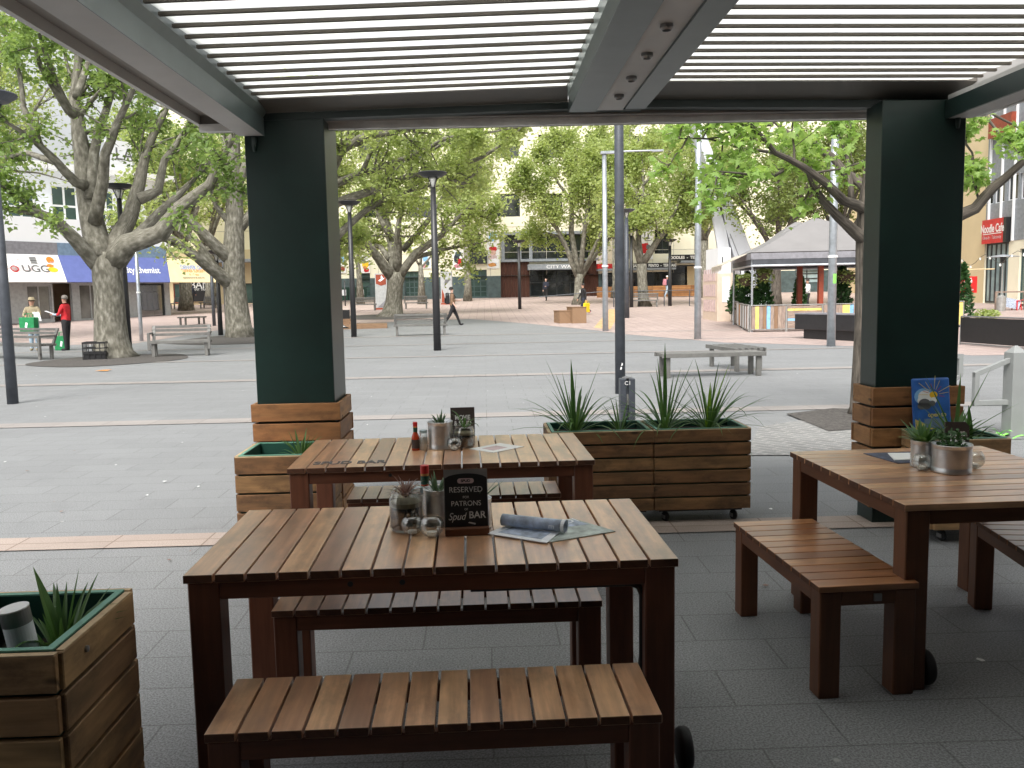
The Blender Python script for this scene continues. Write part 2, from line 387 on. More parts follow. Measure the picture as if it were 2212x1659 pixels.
paving('pave_pink', (.40, .315, .285), .42, .42, (.25, .19, .17), off=0.0, grit=.12, jw=.012, var=.08)
paving('pave_stripe', (.36, .295, .255), .62, .40, (.20, .15, .12), off=0.0, grit=.1, var=.08)
paving('pave_band', (.285, .262, .245), .62, .40, (.18, .16, .15), off=0.0, grit=.12, var=.06)
paving('pave_tan', (.56, .37, .19), .42, .42, (.35, .22, .12), off=0.0, grit=.1)
paving('pave_brick', (.205, .205, .20), .24, .12, (.32, .31, .295), jw=.012, rot=52, grit=.15)
M = MT
pm('panel_grey', (.36, .37, .37), .6, var=.15)
# ------------------------------------------------------------------ ground
def clip_y(pts, y, keep_above):
    out = []
    for i in range(len(pts)):
        a, b = pts[i], pts[(i + 1) % len(pts)]; ia = (a[1] >= y) == keep_above; ib = (b[1] >= y) == keep_above
        if ia: out.append(a)
        if ia != ib:
            t_ = (y - a[1]) / (b[1] - a[1]); out.append((a[0] + (b[0] - a[0]) * t_, y))
    return out
def sheet(name, pts, mat_, lift):
    mb = MB(); pts = [(p[0], p[1]) for p in pts]
    lo = clip_y(pts, 33, False); hi = clip_y(pts, 33, True)
    for q in (lo, clip_y(hi, 85, False), clip_y(hi, 85, True)):
        if len(q) >= 3: mb.poly([(x, y, gz(y) + lift) for x, y in q])
    o = mb.build(name, mat_); 
    o.data.flip_normals() if o.data.polygons[0].normal.z < 0 else None
    return structure(o)
sheet('ground', [(-160, -12), (160, -12), (160, 260), (-160, 260)], M['pave_grey'], 0)
PK = [at(-260, 750), at(150, 745), at(290, 742), at(480, 712), at(650, 703), at(860, 695), at(1017, 689), at(1140, 699), at(1290, 714), at(1566, 740), at(1850, 748), at(2100, 768)]
sheet('pink_paving', [(p.x, p.y) for p in PK] + [(30, 17), (90, 17), (90, 84), (-90, 84)], M['pave_pink'], .004)
for k in range(6):
    y = 5.6 + 5.62 * k; hw = .15 if k == 0 else (.2 if k < 3 else .13)
    sheet('paving_stripe', [(-40, y - hw), (12 if k > 2 else 40, y - hw), (12 if k > 2 else 40, y + hw), (-40, y + hw)], M['pave_stripe' if k == 0 else 'pave_band'], .008)
tn = [at(1283, 708), at(1318, 712), at(1345, 668), at(1316, 668)]
sheet('tan_paving', [(p.x, p.y) for p in tn], M['pave_tan'], .008)
bk = [at(1612, 985), at(1880, 985), at(1880, 930), at(1760, 905), at(1640, 923)]
sheet('brick_paving', [(p.x, p.y) for p in bk], M['pave_brick'], .010)

# ------------------------------------------------------------------ buildings
def holed(mb, u0, u1, z0, z1, holes, y=0.0, dep=.3, mi=0):
    "wall face with openings and their reveals"
    us = sorted(set([u0, u1] + [h[k] for h in holes for k in (0, 1) if u0 < h[k] < u1])); zs = sorted(set([z0, z1] + [h[k] for h in holes for k in (2, 3) if z0 < h[k] < z1]))
    for i in range(len(us) - 1):
        for j in range(len(zs) - 1):
            uc, zc = (us[i] + us[i + 1]) / 2, (zs[j] + zs[j + 1]) / 2
            if any(h[0] < uc < h[1] and h[2] < zc < h[3] for h in holes): continue
            mb.poly([(us[i], y, zs[j]), (us[i + 1], y, zs[j]), (us[i + 1], y, zs[j + 1]), (us[i], y, zs[j + 1])], mi)
    for a, b, c, d in holes:
        c = max(c, z0)
        for q in ([(a, c), (a, d)], [(a, d), (b, d)], [(b, d), (b, c)], [(b, c), (a, c)]):
            (x0, h0), (x1, h1) = q; mb.poly([(x0, y, h0), (x0, y + dep, h0), (x1, y + dep, h1), (x1, y, h1)], mi)
def window(parent, r, frame, pane, nx=1, nz=1, y=.14, fw=.07, name='window', fd=.08):
    a, b, c, d = r; mb = MB()
    for k in range(nx + 1):
        x = a + (b - a) * k / nx; x0 = min(max(x - fw / 2, a), b - fw); mb.box(x0, x0 + fw, y, y + fd, c, d)
    for k in range(nz + 1):
        z = c + (d - c) * k / nz; z_ = min(max(z - fw / 2, c), d - fw); mb.box(a + .002, b - .002, y + .004, y + fd - .004, z_, z_ + fw)
    o = mb.build(name, frame, parent)
    p = MB().box(a, b, y + fd * .45, y + fd * .6, c, d); p.build('pane', pane, o); return o
def building(name, label, cat, pl): return thing(name, label, cat, pl.A, math.atan2(pl.d.y, pl.d.x))

# --- long cream building across the far side
PC = Plane((P(700, 640, 77).x, 77, gz(77)), (1, 0)); rc = PC.rect
B = building('city_walk_building', 'long cream building with dark windows and a rusty steel entrance across the far side', 'building', PC)
zt = 17.0; ent = rc(1081, 500, 1293, 641)
upper = [rc(1073, 418, 1123, 468), rc(1016, 424, 1044, 466), rc(1165, 418, 1215, 468), rc(880, 424, 930, 470), rc(780, 424, 830, 470), rc(1265, 418, 1315, 466), rc(1365, 420, 1415, 466), rc(1470, 420, 1520, 466), rc(1660, 440, 1710, 480)]
upper += [(a, b, c + 5.1, d + 5.1) for a, b, c, d in upper]
low = [rc(874, 586, 905, 644), rc(1010, 583, 1052, 642), rc(780, 586, 800, 640), rc(952, 582, 962, 641)]
mid = [rc(1012, 505, 1040, 547), rc(1414, 495, 1450, 548), rc(1500, 495, 1530, 546), rc(1325, 500, 1360, 560)]
gl = [rc(1718, 560, 1770, 612), rc(1300, 588, 1450, 640), rc(1450, 572, 1560, 640)]
mb = MB(); u1 = rc(1990, 500, 2000, 510)[0]; u0 = rc(360, 500, 370, 510)[0]
plz = rc(740, 602, 760, 640)[3]
holed(mb, u0, u1, plz, zt, [ent] + upper + low + mid + gl, 0, .35)
mb.box(u0, u1, .36, 12, 0, zt - .02)
mb.build('wall', M['cream'], B)
mb = MB(); holed(mb, u0, u1, -.6, plz, [(h[0], h[1], max(h[2], -.6), min(h[3], plz)) for h in [ent] + low + gl if h[2] < plz], -.05, .4)
mb.box(u0, u1, -.05, .0, plz, plz + .012); mb.build('plinth', M['granite'], B)
mb = MB()
for px in (700, 757, 815, 905, 960, 1058, 1143, 1180, 1295, 1360, 1410, 1455, 1530, 1570):
    u = PC.uv(px, 520)[0]; mb.box(u - .02, u + .02, -.012, .004, plz, zt - .1)
for pz in (545, 490, 405, 375): mb.box(u0, u1, -.011, .003, PC.uv(1100, pz)[1] - .02, PC.uv(1100, pz)[1] + .02)
mb.build('panel_joints', M['panel_joint'], B)
for r in upper: window(B, r, M['frame_dark'], M['dark_glass'], 2, 1, y=.2, fw=.12)
for r in mid: window(B, r, M['frame_dark'], M['dark_glass'], 2, 1, y=.2)
for r in low: window(B, r, M['frame_teal'], M['green_glass'], 3 if r[1] - r[0] > 1 else 1, 5, y=.16, fw=.09, name='shop_window')
window(B, gl[0], M['frame_dark'], M['pale_glass'], 2, 5, y=.1, fw=.09, name='shop_window')
window(B, gl[1], M['frame_dark'], M['dark_glass'], 5, 1, y=.3, name='shop_window'); window(B, gl[2], M['frame_dark'], M['dark_glass'], 3, 1, y=.3, name='shop_window')
mb = MB(); a, b, c, d = rc(1484, 575, 1520, 628); mb.box(a, b, -.06, -.02, c, d); mb.build('blind_panel', M['cream_warm'], B)
mb = MB()
for a, b, c, d in (rc(1010, 556, 1052, 570), rc(1010, 547, 1052, 556)): mb.box(a, b, -.35, -.02, c, d)
mb.build('sunshade', M['frame_dark'], B)
# rusty entrance
e0, e1, ez0, ez1 = ent
gy = PC.uv(1180, 559)[1]
mb = MB()
def planks(a, b, z0, z1, y):
    n = max(1, int((b - a) / .32))
    for k in range(n): mb.box(a + (b - a) * k / n + .006, a + (b - a) * (k + 1) / n - .006, y, y + .08, z0, z1, ax=2)
dr = rc(1144, 580, 1241, 641)
planks(e0, dr[0], 0, gy - .25, .2); planks(dr[1] + .9, e1, 0, gy - .25, .2); planks(dr[0], dr[1] + .9, dr[3] + .65, gy - .25, .3)
mb.build('rusty_cladding', M['corten'], B)
mb = MB(); mb.box(e0, e1, -.12, .3, gy - .22, gy); mb.box(e0, e1, -.1, .3, ez1 - .25, ez1 + .003)
for px in (1082, 1116, 1141, 1144): pass
for px in (1083, 1119, 1143): u = PC.uv(px, 530)[0]; mb.box(u, u + .28, -.08, .25, gy, ez1 - .25)
mb.build('entrance_frame', M['frame_grey'], B)
window(B, (e0 + .3, e1, gy, ez1 - .25), M['frame_dark'], M['dark_glass'], 7, 1, y=.3, fw=.1)
window(B, (dr[0], dr[1] + .9, .05, dr[3]), M['frame_dark'], M['dark_glass'], 4, 2, y=.3, fw=.1, name='entrance_door')
cn = rc(1139, 573, 1245, 583)
co = MB().box(cn[0], cn[1] + .9, -1.3, .19, cn[2], cn[3] + .06).build('canopy', M['frame_grey'], B)
text('CITY WALK', .42, M['white'], co, M=standing((cn[0] + cn[1]) / 2 + .8, -1.31, (cn[2] + cn[3]) / 2 + .02), sx=1.25)
# food shop signs
def signbox(r, body, matb, matt, size, name='shop_sign', y=-1.2, dep=1.0, sx=1.0):
    a, b, c, d = r; o = MB().box(a, b, y, y + dep, c, d).build(name, matb, B)
    text(body, size, matt, o, M=standing((a + b) / 2, y - .01, (c + d) / 2 - .03), sx=sx, bold=.012); return o
signbox(rc(1364, 569, 1452, 579), 'SASHIMI  -  BENTO  -  TERIYAKI', M['black'], M['white'], .34, sx=.82)
signbox(rc(1443, 551, 1570, 562), 'NOODLES  -  TEMPURA  -  KOREAN BBQ', M['black'], M['white'], .34, y=-1.5, dep=1.3, sx=1.0)
signbox(rc(1288, 571, 1327, 581), 'Kebab House', M['red'], M['white'], .3, sx=.8) if False else MB().box(*rc(1288, 571, 1327, 581)[:2], -1.2, -.2, *rc(1288, 571, 1327, 581)[2:]).build('shop_sign', M['red'], B)
mb = MB()
for r in (rc(1288, 580, 1452, 585), rc(1462, 563, 1560, 569)): mb.box(r[0], r[1], -1.6, -.1, r[2] + .02, r[3] - .02)
mb.build('awning_roll', M['frame_grey'], B)
# picture banners on the piers: plain coloured shapes
def banner(px0, py0, px1, py1, shapes):
    a, b, c, d = rc(px0, py0, px1, py1); o = MB().box(a, b, -.09, -.05, c, d).build('banner', M['white'], B); k = 0
    for (fx, fz, rx, rz_, mt) in shapes:
        n = 14; mb_ = MB(); mb_.prism([(a + (b - a) * (fx + rx * math.cos(6.283 * i / n) * (1 + .12 * math.sin(i * 2.7 + fx * 9))), -.094 - k * .004, c + (d - c) * (fz + rz_ * math.sin(6.283 * i / n) * (1 + .15 * math.cos(i * 1.9 + fz * 7)))) for i in range(n)], (0, -.003, 0))
        mb_.build('banner_picture', M[mt], o); k += 1
banner(724, 545, 747, 590, [(.3, .55, .2, .38, 'orange'), (.7, .2, .22, .13, 'post_rust'), (.75, .7, .2, .2, 'sky_blue')])
banner(780, 548, 799, 590, [(.5, .45, .4, .18, 'yellow'), (.35, .62, .2, .12, 'text_grey'), (.6, .16, .3, .12, 'plastic_red'), (.4, .3, .2, .08, 'tan_orange')])
banner(911, 535, 931, 580, [(.4, .5, .3, .2, 'sky_blue'), (.65, .25, .2, .12, 'frame_teal'), (.3, .12, .25, .08, 'pink')])
banner(978, 540, 1003, 582, [(.35, .55, .25, .25, 'cloth_navy'), (.65, .35, .22, .22, 'plastic_red'), (.5, .8, .3, .14, 'frame_teal'), (.4, .18, .3, .1, 'pink')])
banner(1052, 499, 1078, 580, [(.5, .85, .35, .12, 'sky_blue'), (.5, .52, .34, .07, 'plastic_red'), (.5, .42, .25, .07, 'skin_pale'), (.45, .3, .38, .07, 'text_faint'), (.6, .2, .3, .07, 'paper'), (.4, .1, .35, .05, 'tan_orange')])
banner(1383, 487, 1410, 560, [(.35, .32, .38, .17, 'plastic_red'), (.62, .36, .17, .08, 'text_grey'), (.65, .22, .2, .06, 'white'), (.5, .62, .28, .025, 'text_grey'), (.62, .70, .06, .07, 'text_grey'), (.35, .72, .05, .08, 'text_grey'), (.6, .55, .3, .012, 'text_grey')])
banner(1553, 500, 1572, 560, [(.6, .5, .35, .17, 'plastic_red'), (.5, .2, .25, .03, 'text_grey')])
banner(1288, 505, 1304, 570, [(.4, .5, .12, .05, 'text_faint'), (.5, .3, .1, .05, 'text_faint')])
# timber planter wall before the food shops
pw0, pw1 = at(1289, 643), at(1535, 641)
mb = MB(); L = (pw1 - pw0).length
for j in range(7):
    n = 6
    for k in range(n): mb.box(L * k / n + .01, L * (k + 1) / n - .01, 0, .6, .13 * j, .13 * j + .115, ax=0)
t_ = thing('timber_planter_wall', 'long low wall of orange timber boards before the food shops', 'planter wall', pw0, math.atan2(pw1.y - pw0.y, pw1.x - pw0.x))
mb.build('boards', M['planter_orange'], t_); MB().box(.02, L - .02, .02, .58, .0, .88).build('core', M['black'], t_)

# --- shops on the left with sloping awnings
A0, A1 = at(101, 697), at(363, 681)
PL = Plane(A0, (A1 - A0)); rl = PL.rect; PLo = Plane(A0, (A1 - A0), 1.15); PLb = Plane(A0, (A1 - A0), -3.0)
B = building('awning_shops', 'white shop row with a white, a blue and a cream sloping awning', 'building', PL)
Lx = PL.uv(368, 650)[0]; zb = PLo.uv(200, 609)[1]; ztw = PL.uv(180, 553)[1]; zf = PL.uv(180, 527)[1]; zp = PL.uv(180, 476)[1]
holes = [rl(60, 616, 112, 692), rl(116, 612, 157, 697), rl(173, 614, 224, 690), rl(298, 612, 357, 686), (-9, -3.2, .2, zb - .1)]
mb = MB(); holed(mb, -12, Lx, 0, ztw, holes, 0, .25)
mb.box(Lx - .02, Lx, 0.01, 9, 0, zf); mb.box(-12, -11.9, 0, 9, 0, zf); mb.build('wall', M['panel_grey'], B)
MB().box(-12, Lx - .03, 2.6, 9, 0, ztw).build('back_wall', M['beige'], B)
for h in (holes[0], holes[2], holes[4]): window(B, h, M['panel_grey'], M['clear_glass'] if h is holes[4] else M['shop_glass'], 2, 1, y=.1, name='shop_window')
for h, mt, dz in ((holes[0], 'text_grey', .9), (holes[2], 'fascia_grey', 1.5), (holes[4], 'sky_blue', 1.2)): MB().box(h[0] + .3, h[1] - .3, 1.0, 1.5, 0, dz).build('display_unit', M[mt], B)
MB().box(-12, Lx - .05, .3, 2.59, ztw - .2, ztw - .1).build('shop_ceiling', M['white'], B)
wn = window(B, holes[3], M['frame_dark'], M['clear_glass'], 1, 1, y=.1, fw=.12, name='shop_window')
MB().box(holes[3][0] - .3, holes[3][1], 1.2, 1.25, 0, zb).build('display_back', M['interior'], B)
mb = MB(); a, b = holes[3][0], holes[3][1]
for k in range(5):
    x = a + (b - a) * (.08 + .2 * k); mb.lathe([(.05, 1.75), (.22, 1.6), (.17, 1.2), (.25, .55)], (x, .75, 0), 10)
mb.build('hanging_clothes', M['cloth_navy'], B)
mb = MB().box(holes[1][0] + .5, holes[1][0] + 1.0, 2.5, 2.59, .9, 1.9); mb.build('wall_poster', M['text_grey'], B)
# white parapet and upper storey
MB().box(-12, PL.uv(356, 500)[0], -.12, 8.5, zf, zp).build('parapet', M['white_wall'], B)
ub = PLb.uv; up_h = [PLb.rect(16, 402, 78, 490), PLb.rect(112, 400, 170, 490), PLb.rect(212, 412, 250, 492), PLb.rect(322, 455, 350, 482)]
zu = ub(150, 372)[1]; mb = MB(); holed(mb, -14, ub(352, 460)[0], zp - .2, zu, up_h, 3.0, .3); mb.box(-14, ub(352, 460)[0], 3.4, 9, zp, zu); mb.build('upper_wall', M['white_wall'], B)
for h in up_h: window(B, h, M['white'], M['green_glass'], 2, 2, y=3.12, fw=.12)
MB().box(-14.5, ub(352, 460)[0] + .6, 2.2, 9.5, zu, zu + .35).build('roof', M['white'], B)
a, b, c, d = PLb.rect(222, 345, 275, 386); o = MB().box(a, b, 2.4, 2.6, zu + .35, zu + 2.2).build('roof_sign', M['white_wall'], B)
text('LA', 1.1, M['text_grey'], o, M=standing((a + b) / 2 + .3, 2.39, zu + 1.35))
# fascia bands
f1, f2, f3 = PL.uv(120, 540)[0], PL.uv(355, 550)[0], PL.uv(452, 565)[0]
f1b, f2b, f3b = PLo.uv(145, 609)[0], PLo.uv(368, 609)[0], PLo.uv(470, 609)[0]
MB().box(-12, f1, -.2, -.01, ztw, zf).build('fascia', M['fascia_grey'], B)
MB().box(f1 + .01, f2, -.2, -.01, ztw, zf).build('fascia', M['fascia_blue'], B)
MB().box(f2 + .01, f3, -.2, 2.5, ztw + .05, zf - .1).build('fascia', M['awning_cream'], B)
def awning(a, b, c, d, mt):
    mb = MB(); mb.prism([(a, -.2, ztw), (b, -.2, ztw), (d, -1.15, zb), (c, -1.15, zb)], (0, .02, -.03)); return mb.build('awning', mt, B)
aw = awning(-12, f1, -12, f1b, M['awning_white']); ab = awning(f1 + .01, f2, f1b + .01, f2b, M['awning_blue']); ac = awning(f2 + .01, f3, f2b + .01, f3b, M['awning_cream'])
sv = Vector((0, .95, ztw - zb)); SL = sv.length; sv.normalize(); nv = Vector((0, -sv.z, sv.y))
def on_awning(u, f, lift=.012):
    m_ = Matrix((Vector((1, 0, 0)), sv, nv)).transposed().to_4x4(); m_.translation = Vector((u, -1.15, zb)) + sv * (SL * f) + nv * lift; return m_
def awt(o, px, py, body, size, mt, sx=1.0, shear=0.0, bold=.0):
    u1_ = PL.uv(px, py)[0]; u2_ = PLo.uv(px, py)[0]; f = max(0, min(1, (609 - py) / 54)); text(body, size, mt, o, M=on_awning(u2_ + (u1_ - u2_) * f, f), sx=sx, shear=shear, bold=bold)
awt(aw, 76, 584, 'UGG', .62, M['text_grey'], 1.1, bold=.012); awt(aw, 42, 584, 'PHECY', .36, M['text_faint'], 1.3); awt(aw, 38, 566, 'QUALITY', .2, M['text_faint'], 1.2); awt(aw, 110, 592, 'Pty. Ltd', .18, M['text_faint'])
mb = MB()
for k, (u, f, r_) in enumerate(((75, .78, .22), (75, .66, .2))):
    uu = PL.uv(u, 565)[0] * .5 + PLo.uv(u, 565)[0] * .5
    for j in range(3): mb.add([on_awning(uu - r_, f + j * .045) @ Vector((0, 0, 0)), on_awning(uu + r_, f + j * .045) @ Vector((0, 0, 0)), on_awning(uu + r_ * .7, f + j * .045 + .03) @ Vector((0, 0, 0)), on_awning(uu - r_ * .7, f + j * .045 + .03) @ Vector((0, 0, 0))], [(0, 1, 2, 3)])
mb.build('awning_emblem', M['text_grey'], aw)
def disc(o, px, py, ru, rf, mt, name='awning_emblem'):
    f = (609 - py) / 54; uu = PLo.uv(px, py)[0] * (1 - f) + PL.uv(px, py)[0] * f; n = 16
    MB().poly([on_awning(uu + ru * math.cos(6.283 * k / n), f + rf * math.sin(6.283 * k / n), .014) @ Vector((0, 0, 0)) for k in range(n)]).build(name, M[mt], o)
disc(aw, 105, 566, .22, .13, 'orange'); disc(aw, 111, 572, .18, .07, 'awning_white'); disc(aw, 106, 577, .2, .06, 'orange'); disc(aw, 113, 585, .28, .09, 'yellow'); disc(aw, 30, 584, .22, .12, 'plastic_red'); disc(aw, 29.5, 584, .16, .09, 'awning_white')
awt(ab, 304, 584, 'city chemist', .62, M['white'], .8, shear=.12, bold=.01); disc(ab, 200, 572, .3, .14, 'white'); disc(ab, 213, 595, .3, .14, 'white')
awt(ac, 414, 576, 'DENVER DAY', .42, M['text_blue'], .72, bold=.01); awt(ac, 416, 584, 'TANNER SURGERY', .3, M['orange'], .7); awt(ac, 418, 592, '0 - 7 day', .2, M['orange']); awt(ac, 418, 599, 'appointments & walk-ins', .2, M['text_grey'], .8)
# --- bank further back on the left
PB = Plane(at(360, 660), (1, .12)); rb = PB.rect
B = building('bank_building', 'pale bank frontage with a black sign wall behind the cream awning', 'building', PB)
L1 = PB.uv(640, 640)[0]; zb1 = PB.uv(430, 540)[1]
mb = MB(); h = [rb(375, 612, 402, 655), rb(500, 612, 560, 655)]; holed(mb, -9, L1, 0, zb1, h, 0, .3); mb.box(-9, L1, .4, 9, 0, zb1); mb.build('wall', M['cream_warm'], B)
for q in h: window(B, q, M['post_rust'] if q is h[0] else M['frame_dark'], M['green_glass'], 2, 1, y=.08)
a, b, c, d = rb(406, 606, 462, 651); o = MB().box(a, b, -.2, -.01, c, d).build('sign_wall', M['black'], B)
text('BANK', .85, M['white'], o, M=standing(a + (b - a) * .62, -.21, c + (d - c) * .78), sx=.95, bold=.01); text('INSTANT TRANSFERS', .28, M['white'], o, M=standing(a + (b - a) * .55, -.21, c + (d - c) * .56), sx=.9)
MB().box(-9, L1, -1.6, -.02, zb1 - 1.1, zb1 - .85).build('canopy', M['frame_grey'], B)
# --- glassy office far behind
PG = Plane((P(300, 600, 112).x, 112, 1.5), (1, 0)); B = building('office_block', 'teal glass office block rising far behind the left trees', 'building', PG)
a, b = PG.uv(300, 400)[0], PG.uv(640, 400)[0]; zo = PG.uv(400, 285)[1]
MB().box(a, b, 0, 14, 0, zo).build('wall', M['white_wall'], B)
for k in range(7):
    o = MB().box(a + .5, b - .5, -.06, -.01, 2 + k * 3.3, 4.2 + k * 3.3).build('window', M['pale_glass'], B)

# --- cafe building on the right, its front running towards the camera
PR = Plane(at(2123, 655), (-.054, -1)); rr = PR.rect
B = building('noodle_cafe_building', 'cream and grey shop building with a red cafe sign at the right', 'building', PR)
zc = PR.uv(2123, 240)[1]; zg = PR.uv(2150, 524)[1]; dh = rr(2125, 524, 2177, 655)
ups = [rr(2129, 392, 2146, 442), rr(2148, 384, 2171, 438), rr(2176, 376, 2200, 432), rr(2204, 372, 2230, 428), rr(2235, 364, 2265, 424)]
mb = MB(); holed(mb, -22, 0, 0, zc, [(-14, -10, .3, 3.2)], 0, .3); mb.box(-22, 22, .9, 12, 0, zc); mb.build('wall', M['cream_warm'], B)
mb = MB(); holed(mb, .01, 22, zg, zc, ups, -.02, .3); mb.build('upper_cladding', M['frame_grey'], B)
mb = MB(); holed(mb, .01, 22, 0, zg, [dh, (dh[1] + 1.1, dh[1] + 4, 0.1, zg - .5)], 0, .3); mb.build('shopfront', M['cream'], B)
for q in ups: window(B, q, M['white_wall'], M['dark_glass'], 1, 1, y=.1)
window(B, dh, M['frame_dark'], M['pale_glass'], 5, 1, y=.12, fw=.12, name='folding_door'); window(B, (dh[1] + 1.1, dh[1] + 4, .1, zg - .5), M['frame_teal'], M['green_glass'], 2, 1, y=.12)
mb = MB()
for k in range(12): u = .4 + k * 1.3; mb.box(u, u + .1, -.14, -.03, zg, zc)
mb.build('mullions', M['white_wall'], B)
a, b, c, d = rr(2132, 473, 2178, 525); sg = MB().box(a, b, -.3, -.15, c, d, ax=0).build('shop_sign', M['red'], B)
MB().box(b + .01, b + .3, -.3, -.03, c, d).build('sign_side', M['black'], B)
wsg = b - a; text('Noodle Cafe', wsg * .29, M['white'], sg, M=standing((a + b) / 2, -.31, c + (d - c) * .60), sx=.72, bold=.012); text('Dine-In - Takeaway', wsg * .13, M['text_faint'], sg, M=standing((a + b) / 2, -.31, c + (d - c) * .24), sx=.85)
MB().box(a + .15, b - .15, -.312, -.302, c + (d - c) * .38, c + (d - c) * .41).build('sign_rule', M['white'], sg)
p = P(2088, 616, 49); t_ = thing('hanging_sign', 'small red cafe sign on a bracket against the cream wall', 'sign', p)
s_ = MB().box(-.75, .6, -.03, .03, -.45, .5).build('panel', M['red'], t_); text('Café', .42, M['white'], s_, M=standing(-.05, -.035, .25), sx=.9, bold=.01); text('Chinese', .16, M['white'], s_, M=standing(-.15, -.035, -.05)); text('& Vietnamese', .16, M['white'], s_, M=standing(-.05, -.035, -.25))
MB().tube([(0, 0, .5), (0, 0, .9), (1.6, 0, .9)], .035).build('bracket', M['cream_warm'], t_)
mb = MB(); a, b, c, d = rr(2150, 250, 2200, 292); o = MB().box(a, b, -.4, -.1, c, d).build('roof_banner', M['post_rust'], B)
# --- unseen cafe behind the camera; side walls and soffit added to darken the terrace
t_ = thing('unseen_cafe_blocker', 'unseen dark cafe front with side walls and soffit added to shade the terrace', 'building', (0, -3.2, 0))
mb = MB(); mb.box(-9, 12, -1, 0, 0, 3.6); mb.box(4.2, 12, 0.001, 6.2, 0, 3.6); mb.box(-9, -3.6, .001, 1.9, 0, 3.6); mb.build('wall', M['cafe_blocker_wall'], t_)
MB().box(-4.19, 4.19, .001, 4.6, 3.08, 3.28).build('soffit', M['cafe_blocker_wall'], t_)
MB().box(-6, 2, -.001, .06, .1, 2.5).build('window', M['dark_glass'], t_)
# ------------------------------------------------------------------ pergola
XL, XR = -1.88, 3.22            # outer edges of the roof
t_ = thing('pergola', 'louvred pergola roof of grey-green beams and white blades over the cafe terrace', 'pergola', (0, 0, 0)); PGL = t_
YB = -.4                        # back end, joined to the cafe
def xat(px, py, z):
    r = ray(px, py); return (CP + r * ((z - CAMZ) / r.z)).x
# left perimeter beam: outer gutter lip, recessed soffit, box beam with a ledge under the blade ends
mb = MB(); mb.box(-1.90, -1.87, YB, 6.24, 2.745, 2.93); mb.build('gutter_lip', M['lip_grey'], t_)
mb = MB(); mb.box(-1.868, -1.562, YB, 5.95, 2.80, 2.93); mb.build('soffit', M['soffit_brown'], t_)
mb = MB(); mb.box(-1.56, -1.402, YB, 5.73, 2.632, 2.799); mb.build('box_beam', M['soffit_grey'], t_)
mb = MB(); mb.box(-1.401, -1.397, YB, 5.73, 2.630, 2.742); mb.build('side_beam', M['beam_green'], t_)
mb = MB(); mb.prism([(-1.401, YB, 2.743), (-1.37, YB, 2.785), (-1.37, YB, 2.96), (-1.401, YB, 2.96)], (0, 6.12, 0)); mb.build('ledge', M['ledge_grey'], t_)
# right perimeter beam
mb = MB(); mb.box(3.45, 3.48, YB, 5.95, 2.745, 2.95); mb.build('gutter_lip', M['lip_grey'], t_)
mb = MB(); mb.box(3.162, 3.448, YB, 5.80, 2.81, 2.95); mb.build('soffit', M['soffit_brown'], t_)
mb = MB(); mb.box(3.002, 3.16, YB, 5.56, 2.655, 2.80); mb.build('box_beam', M['soffit_grey'], t_)
mb = MB(); mb.box(2.985, 3.001, YB, 5.56, 2.652, 2.765); mb.build('side_beam', M['beam_dark'], t_)
mb = MB(); mb.box(3.13, 3.16, YB, 5.56, 2.802, 3.06); mb.build('ledge', M['soffit_grey'], t_)
# centre beam: two dark flanks and a pale strip with down lights
mb = MB(); mb.box(.575, .752, YB, 5.70, 2.75, 3.0); mb.box(.93, 1.06, YB, 5.62, 2.75, 3.0); mb.build('centre_beam', M['beam_green'], t_)
mb = MB(); mb.prism([(.545, YB, 2.80), (.574, YB, 2.755), (.574, YB, 2.98), (.545, YB, 2.98)], (0, 5.85, 0)); mb.build('ledge', M['ledge_grey'], t_)
cs_ = MB().box(.753, .929, YB, 5.72, 2.765, 2.9).build('centre_strip', M['soffit_grey'], t_)
for y in (3.94, 4.40, 4.86, 5.29, 3.4, 2.8):
    o = MB().lathe([(.001, 0), (.030, 0), (.031, -.016), (.020, -.026), (.018, -.010), (.001, -.010)], (.84, y, 2.765), 14).build('down_light', M['zinc'], t_)
# front beam, gutter panels behind the last blade, outer flashing
mb = MB()
def slant(y0, y1, xa, xb, za, zb_, h):
    mb.prism([(xa, y0, za), (xb, y0, zb_), (xb, y0, zb_ + h), (xa, y0, za + h)], (0, y1 - y0, 0))
slant(5.73, 5.82, -1.40, .574, 2.728, 2.778, .045); slant(5.725, 5.82, 1.061, 3.16, 2.782, 2.757, .06); slant(5.733, 5.82, .5745, 1.0605, 2.772, 2.772, .05)
mb.build('front_beam', M['beam_dark'], t_)
mb = MB(); mb.prism([(-1.37, 5.49, 2.812), (-1.37, 5.729, 2.775), (-1.37, 5.729, 2.84), (-1.37, 5.49, 2.84)], (0, 0, 0)) if False else None
mb = MB(); mb.add([(-1.37, 5.485, 2.806), (.545, 5.485, 2.862), (.574, 5.728, 2.823), (-1.39, 5.728, 2.773), (-1.37, 5.485, 2.90), (.545, 5.485, 2.94), (.574, 5.728, 2.94), (-1.39, 5.728, 2.90)], [(0, 3, 2, 1), (4, 5, 6, 7), (0, 1, 5, 4), (1, 2, 6, 5), (2, 3, 7, 6), (3, 0, 4, 7)])
mb.add([(1.061, 5.455, 2.878), (3.128, 5.455, 2.862), (3.128, 5.724, 2.806), (1.061, 5.724, 2.832), (1.061, 5.455, 2.95), (3.128, 5.455, 2.95), (3.128, 5.724, 2.95), (1.061, 5.724, 2.95)], [(0, 3, 2, 1), (4, 5, 6, 7), (0, 1, 5, 4), (1, 2, 6, 5), (2, 3, 7, 6), (3, 0, 4, 7)])
mb.build('front_gutter', M['gutter_brown'], t_)
mb = MB(); slant(5.90, 5.93, -1.868, 3.448, 2.694, 2.735, .05); mb.build('front_flashing', M['flash_pale'], t_)
